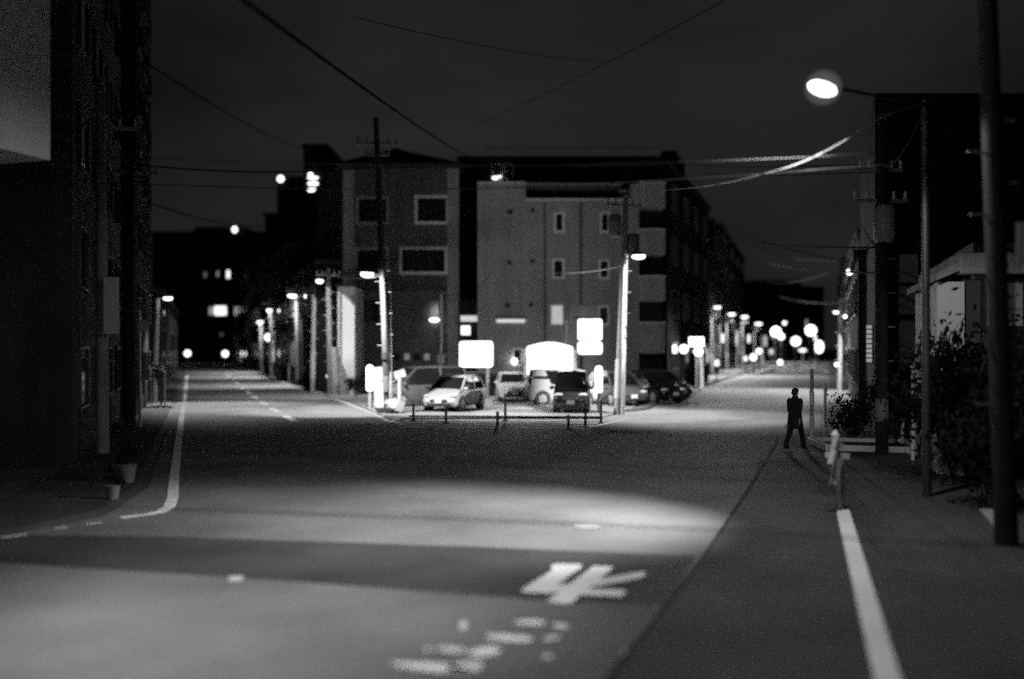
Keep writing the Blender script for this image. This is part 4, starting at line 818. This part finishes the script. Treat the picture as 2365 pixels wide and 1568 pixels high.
# ------------------------------------------------------------------ people
def skin(name, parent, verts, edges, radii, mat, root=0, sub=2):
    me = bpy.data.meshes.new(name); me.from_pydata([Vector(v) for v in verts], edges, []); me.materials.append(mat)
    o = bpy.data.objects.new(name, me); COL.objects.link(o); o.parent = parent
    sk = o.modifiers.new('s', 'SKIN'); sk.use_smooth_shade = True
    if not me.skin_vertices: me.skin_vertices.new()
    for i, r_ in enumerate(radii):
        rr = r_ if hasattr(r_, '__len__') else (r_, r_); me.skin_vertices[0].data[i].radius = rr; me.skin_vertices[0].data[i].use_root = (i == root)
    sb_ = o.modifiers.new('u', 'SUBSURF'); sb_.levels = sub; sb_.render_levels = sub
    return o
def person(label, loc, rz, h=1.66, top='coat', legs='trouser', stride=.2, longcoat=True):
    t_ = thing('person', label, 'person', loc, None, rz); k = h/1.7      # local +Y is forward
    V, E, Rd = [], [], []
    def jv(p, r_, par=None):
        V.append((p[0]*k, p[1]*k, p[2]*k)); Rd.append(r_*k if not hasattr(r_, '__len__') else (r_[0]*k, r_[1]*k)); i = len(V)-1
        if par is not None: E.append((par, i))
        return i
    pel = jv((0, 0, .93), .12); wst = jv((0, .01, 1.08), .115, pel); chs = jv((0, .0, 1.28), .13, wst); nkb = jv((0, -.005, 1.42), .06, chs); nk = jv((0, .01, 1.48), .05, nkb)
    hd0 = jv((0, .025, 1.55), .075, nk); hd1 = jv((0, .03, 1.62), .082, hd0); hd2 = jv((0, .025, 1.67), .06, hd1)
    LEG, ARM = {}, {}
    for s in (-1, 1):
        st_ = stride*(1 if s > 0 else -1)
        hp = jv((s*.09, 0, .88), .085, pel); kn = jv((s*.095, st_*.55+.03, .48), .055, hp); an_ = jv((s*.095, st_*1.15-.02, .09 if st_ > 0 else .13), .038, kn); toe = jv((s*.105, st_*1.15+.13, .035), .03, an_)
        LEG[s] = (V[hp], V[kn], V[an_], V[toe])
        sh = jv((s*.17, 0, 1.38), .06, chs); el = jv((s*.215, -st_*.25-.02, 1.12), .042, sh); wr = jv((s*.21, -st_*.55+.06, .90), .028, el); pa = jv((s*.205, -st_*.6+.075, .83), (.028, .018), wr)
        ARM[s] = (V[sh], V[el], V[wr])
        for q, (dy, ln) in enumerate(((-.025, .06), (-.009, .075), (.008, .08), (.024, .07))):
            a = jv((s*.203, -st_*.6+.08+dy, .785), .0085, pa); b_ = jv((s*.196, -st_*.6+.088+dy, .785-ln*.5), .008, a); jv((s*.186, -st_*.6+.094+dy, .785-ln), .007, b_)
        a = jv((s*.19, -st_*.6+.115, .815), .010, pa); jv((s*.18, -st_*.6+.125, .775), .008, a)
    body = skin('body', t_, V, E, Rd, M['skin'])
    # face: nose, eyes, ears on the head front (+Y)
    fm = MB(); fm.ell((0, .115*k, 1.575*k), (.014*k, .02*k, .022*k), 8, 6); B2 = fm.build('nose', M['skin'], t_, local=True, smooth=True)
    e_ = MB()
    for s in (-1, 1): e_.ell((s*.03*k, .1*k, 1.605*k), (.013*k, .008*k, .007*k), 8, 6)
    e_.build('eyes', M['hair'], t_, local=True)
    for s in (-1, 1): MB().ell((s*.085*k, .02*k, 1.59*k), (.012*k, .02*k, .032*k), 8, 6).build('ear', M['skin'], t_, local=True, smooth=True)
    hr = MB().ell((0, .012*k, 1.645*k), (.094*k, .105*k, .085*k), 14, 9, zmin=-.45); hr.ell((0, -.045*k, 1.59*k), (.078*k, .055*k, .085*k), 12, 8); hr.build('hair', M['hair'], t_, local=True, smooth=True)
    # clothing
    for s in (-1, 1):
        hp, kn, an_, toe = LEG[s]
        MB().tube([Vector(hp)+Vector((0, 0, .05)), Vector(hp).lerp(Vector(kn), .5), kn, Vector(kn).lerp(Vector(an_), .5), Vector(an_)-Vector((0, 0, .02))], [.11*k, .095*k, .078*k, .07*k, .066*k], 14).build('trouser_leg', M[legs], t_, local=True, smooth=True)
        a = Vector(an_); q = MB().ell(a+Vector((0, .06, -.055*k)), (.05*k, .14*k, .055*k), 12, 8, zmin=-.55); q.build('shoe', M['shoe'], t_, local=True, smooth=True)
        MB().cbox(a+Vector((.0, .06, -.09*k)), (.085*k, .25*k, .025*k)).build('sole', M['plate'], t_, local=True, bevel=.01)
        sh, el, wr = ARM[s]
        MB().tube([Vector(sh)+Vector((-s*.03, 0, .02)), sh, Vector(sh).lerp(Vector(el), .5), el, Vector(el).lerp(Vector(wr), .6), wr], [.06*k, .078*k, .068*k, .058*k, .052*k, .048*k], 12).build('sleeve', M[top], t_, local=True, smooth=True)
    zb = .60 if longcoat else .88
    rings = []
    for z, rx, ry in ((zb, .235, .18), (zb+.12, .225, .17), (.93, .205, .155), (1.05, .19, .145), (1.2, .185, .14), (1.32, .205, .135), (1.39, .19, .115), (1.44, .11, .09), (1.475, .075, .075)):
        rings.append([(rx*k*math.cos(a)*(1+.05*math.sin(5*a) if z < .9 else 1), ry*k*math.sin(a), z*k) for a in [2*PI*i/20 for i in range(20)]])
    MB().loft(rings).build('coat' if longcoat else 'shirt', M[top], t_, local=True, smooth=True)
    MB().loft([[(r_*k*math.cos(a), r_*k*math.sin(a)+.005, z*k) for a in [2*PI*i/16 for i in range(16)]] for r_, z in ((.082, 1.43), (.078, 1.5), (.070, 1.5))]).build('collar', M[top], t_, local=True, smooth=True)
    return t_
pp = G(1836, 1040)
person('person in a dark coat walking along the road beside the kerbed bed', pp, -.85, 1.68, stride=.27)
tb = thing('phone', 'small pale phone held low by the walker in the dark coat', 'phone', W(1815, 986, 27.1))
MB().cbox(W(1815, 986, 27.1), (.075, .03, .12), .4).build('case', M['plate'], tb, bevel=.01)
person('distant person in a white top near the right edge line of the left street', G(556, 851), 2.6, 1.66, 'shirt', 'trouser', .12, False)
# ------------------------------------------------------------------ cables
def cable(label, a, b, sag, r=.02, mat='cable', n=28):
    o = MB().tube(catenary(a, b, sag, n), r, 6).build('overhead_cable', M[mat], None, smooth=True)
    tag(o, label, 'cable', 'overhead cables'); return o
cable('thick dark cable slanting down from the top left to the back block', W(545, -12, 13), W(1092, 364, 79), .25, .035)
cable('thin dark cable slanting from the left block to the slim tower', W(345, 150, 40), W(702, 342, 121), .5, .04)
cable('dark level cable from the left pole across to the lot utility pole', W(303, 379, 35), W(868, 385, 42.3), .25, .03)
cable('sagging dark cable from the left block to the blocks of the left street', W(345, 468, 45), W(640, 512, 128), .8, .04)
cable('thin faint cable crossing the middle of the sky towards the upper right', W(1092, 288, 60), W(1690, -8, 22), .2, .012)
cable('faint high cable across the sky from the upper left', W(820, 40, 24), W(1480, 140, 60), .4, .012)
def polycable(label, pts, r, mat):
    o = MB().tube(pts, r, 6).build('overhead_cable', M[mat], None, smooth=True); tag(o, label, 'cable', 'overhead cables')
def spline(P, n=6):
    out = []
    for i in range(len(P)-1):
        a, b, c, e = P[max(i-1, 0)], P[i], P[i+1], P[min(i+2, len(P)-1)]
        for k in range(n):
            t = k/n; out.append(.5*((2*b)+(c-a)*t+(2*a-5*b+4*c-e)*t*t+(3*b-a-3*c+e)*t**3))
    return out+[P[-1]]
polycable('bright cable swooping from the lamp side down to the transformer pole', spline([W(2128, 240, 18.5), W(2045, 268, 17.3), W(1950, 325, 16.5), W(1855, 373, 16.3), W(1760, 403, 16.9), W(1640, 428, 19.5), W(1540, 439, 25), W(1470, 442, 34), W(1442, 441, 42.3)]), .012, 'cable_pale')
polycable('bright level cable close under the big lamp', spline([Vector(p) for p in ((-9, 21.7, 6.4), (-4, 19.75, 5.95), (0, 18.15, 5.72), (3.8, 16.65, 5.68), (5.1, 16.15, 5.7), (6.4, 16.9, 5.9), (7.66, 18.5, 6.2))]), .010, 'cable_grey')
polycable('thin level cable just above the bright level cable', spline([Vector(p) for p in ((-9, 18.4, 6.4), (-3, 17.1, 5.95), (1, 16.2, 5.77), (4.25, 15.5, 5.75), (5.2, 15.32, 5.77), (6.4, 16.4, 6.0), (7.66, 18.48, 6.3))]), .007, 'cable_grey')
cable('dark cable from the back block to the right utility pole, above the others', W(1582, 378, 75), W(2038, 378, 26), .15, .02)
cable('dark cable from the corner block to the right utility pole, below the others', W(1600, 398, 70), W(2038, 396, 26), .15, .02)
cable('dark sagging cable over the right street, upper', W(1640, 545, 90), W(2030, 572, 27), .25, .03)
cable('dark sagging cable over the right street, lower', W(1750, 595, 120), W(2030, 630, 27), .4, .03)
cable('dark cable crossing the right street low between poles', W(1765, 650, 120), W(1942, 620, 64), .5, .04)
cable('cable curving from the slim lamp pole down to the right utility pole', W(2138, 245, 18.6), W(2040, 385, 26), .3, .02)
cable('thin service cable from the transformer pole past the narrow windows', W(1446, 612, 42), W(1150, 600, 59.5), .55, .025, 'cable_pale')
cable('service cable from the left lot pole to the white house end lamps', W(868, 640, 42.2), W(763, 636, 57.5), .1, .03, 'cable_pale')
cable('cable between the first two lamp poles of the left street', W(760, 680, 57.5), W(690, 700, 72), .35, .03, 'cable_pale')
cable('cable between the far lamp poles of the left street', W(690, 705, 72), W(600, 735, 105), .4, .04, 'cable_pale')
cable('cable from the right street lamp pole to the far cluster', W(1642, 728, 100), W(1780, 760, 180), .5, .05, 'cable_pale')
cable('dark cable between the two left utility poles', W(235, 260, 26), W(303, 385, 35), .2, .02)
cable('thin cable high over the far end of the right street', W(1740, 560, 140), W(1960, 600, 60), .8, .04)
cable('thin cable hanging lowest over the far lamps of the right street', W(1770, 668, 150), W(1940, 700, 64), .6, .05)
cable('dark cable from the corner block crossing to the low shop house', W(1637, 500, 86), W(1990, 610, 44), .5, .03)
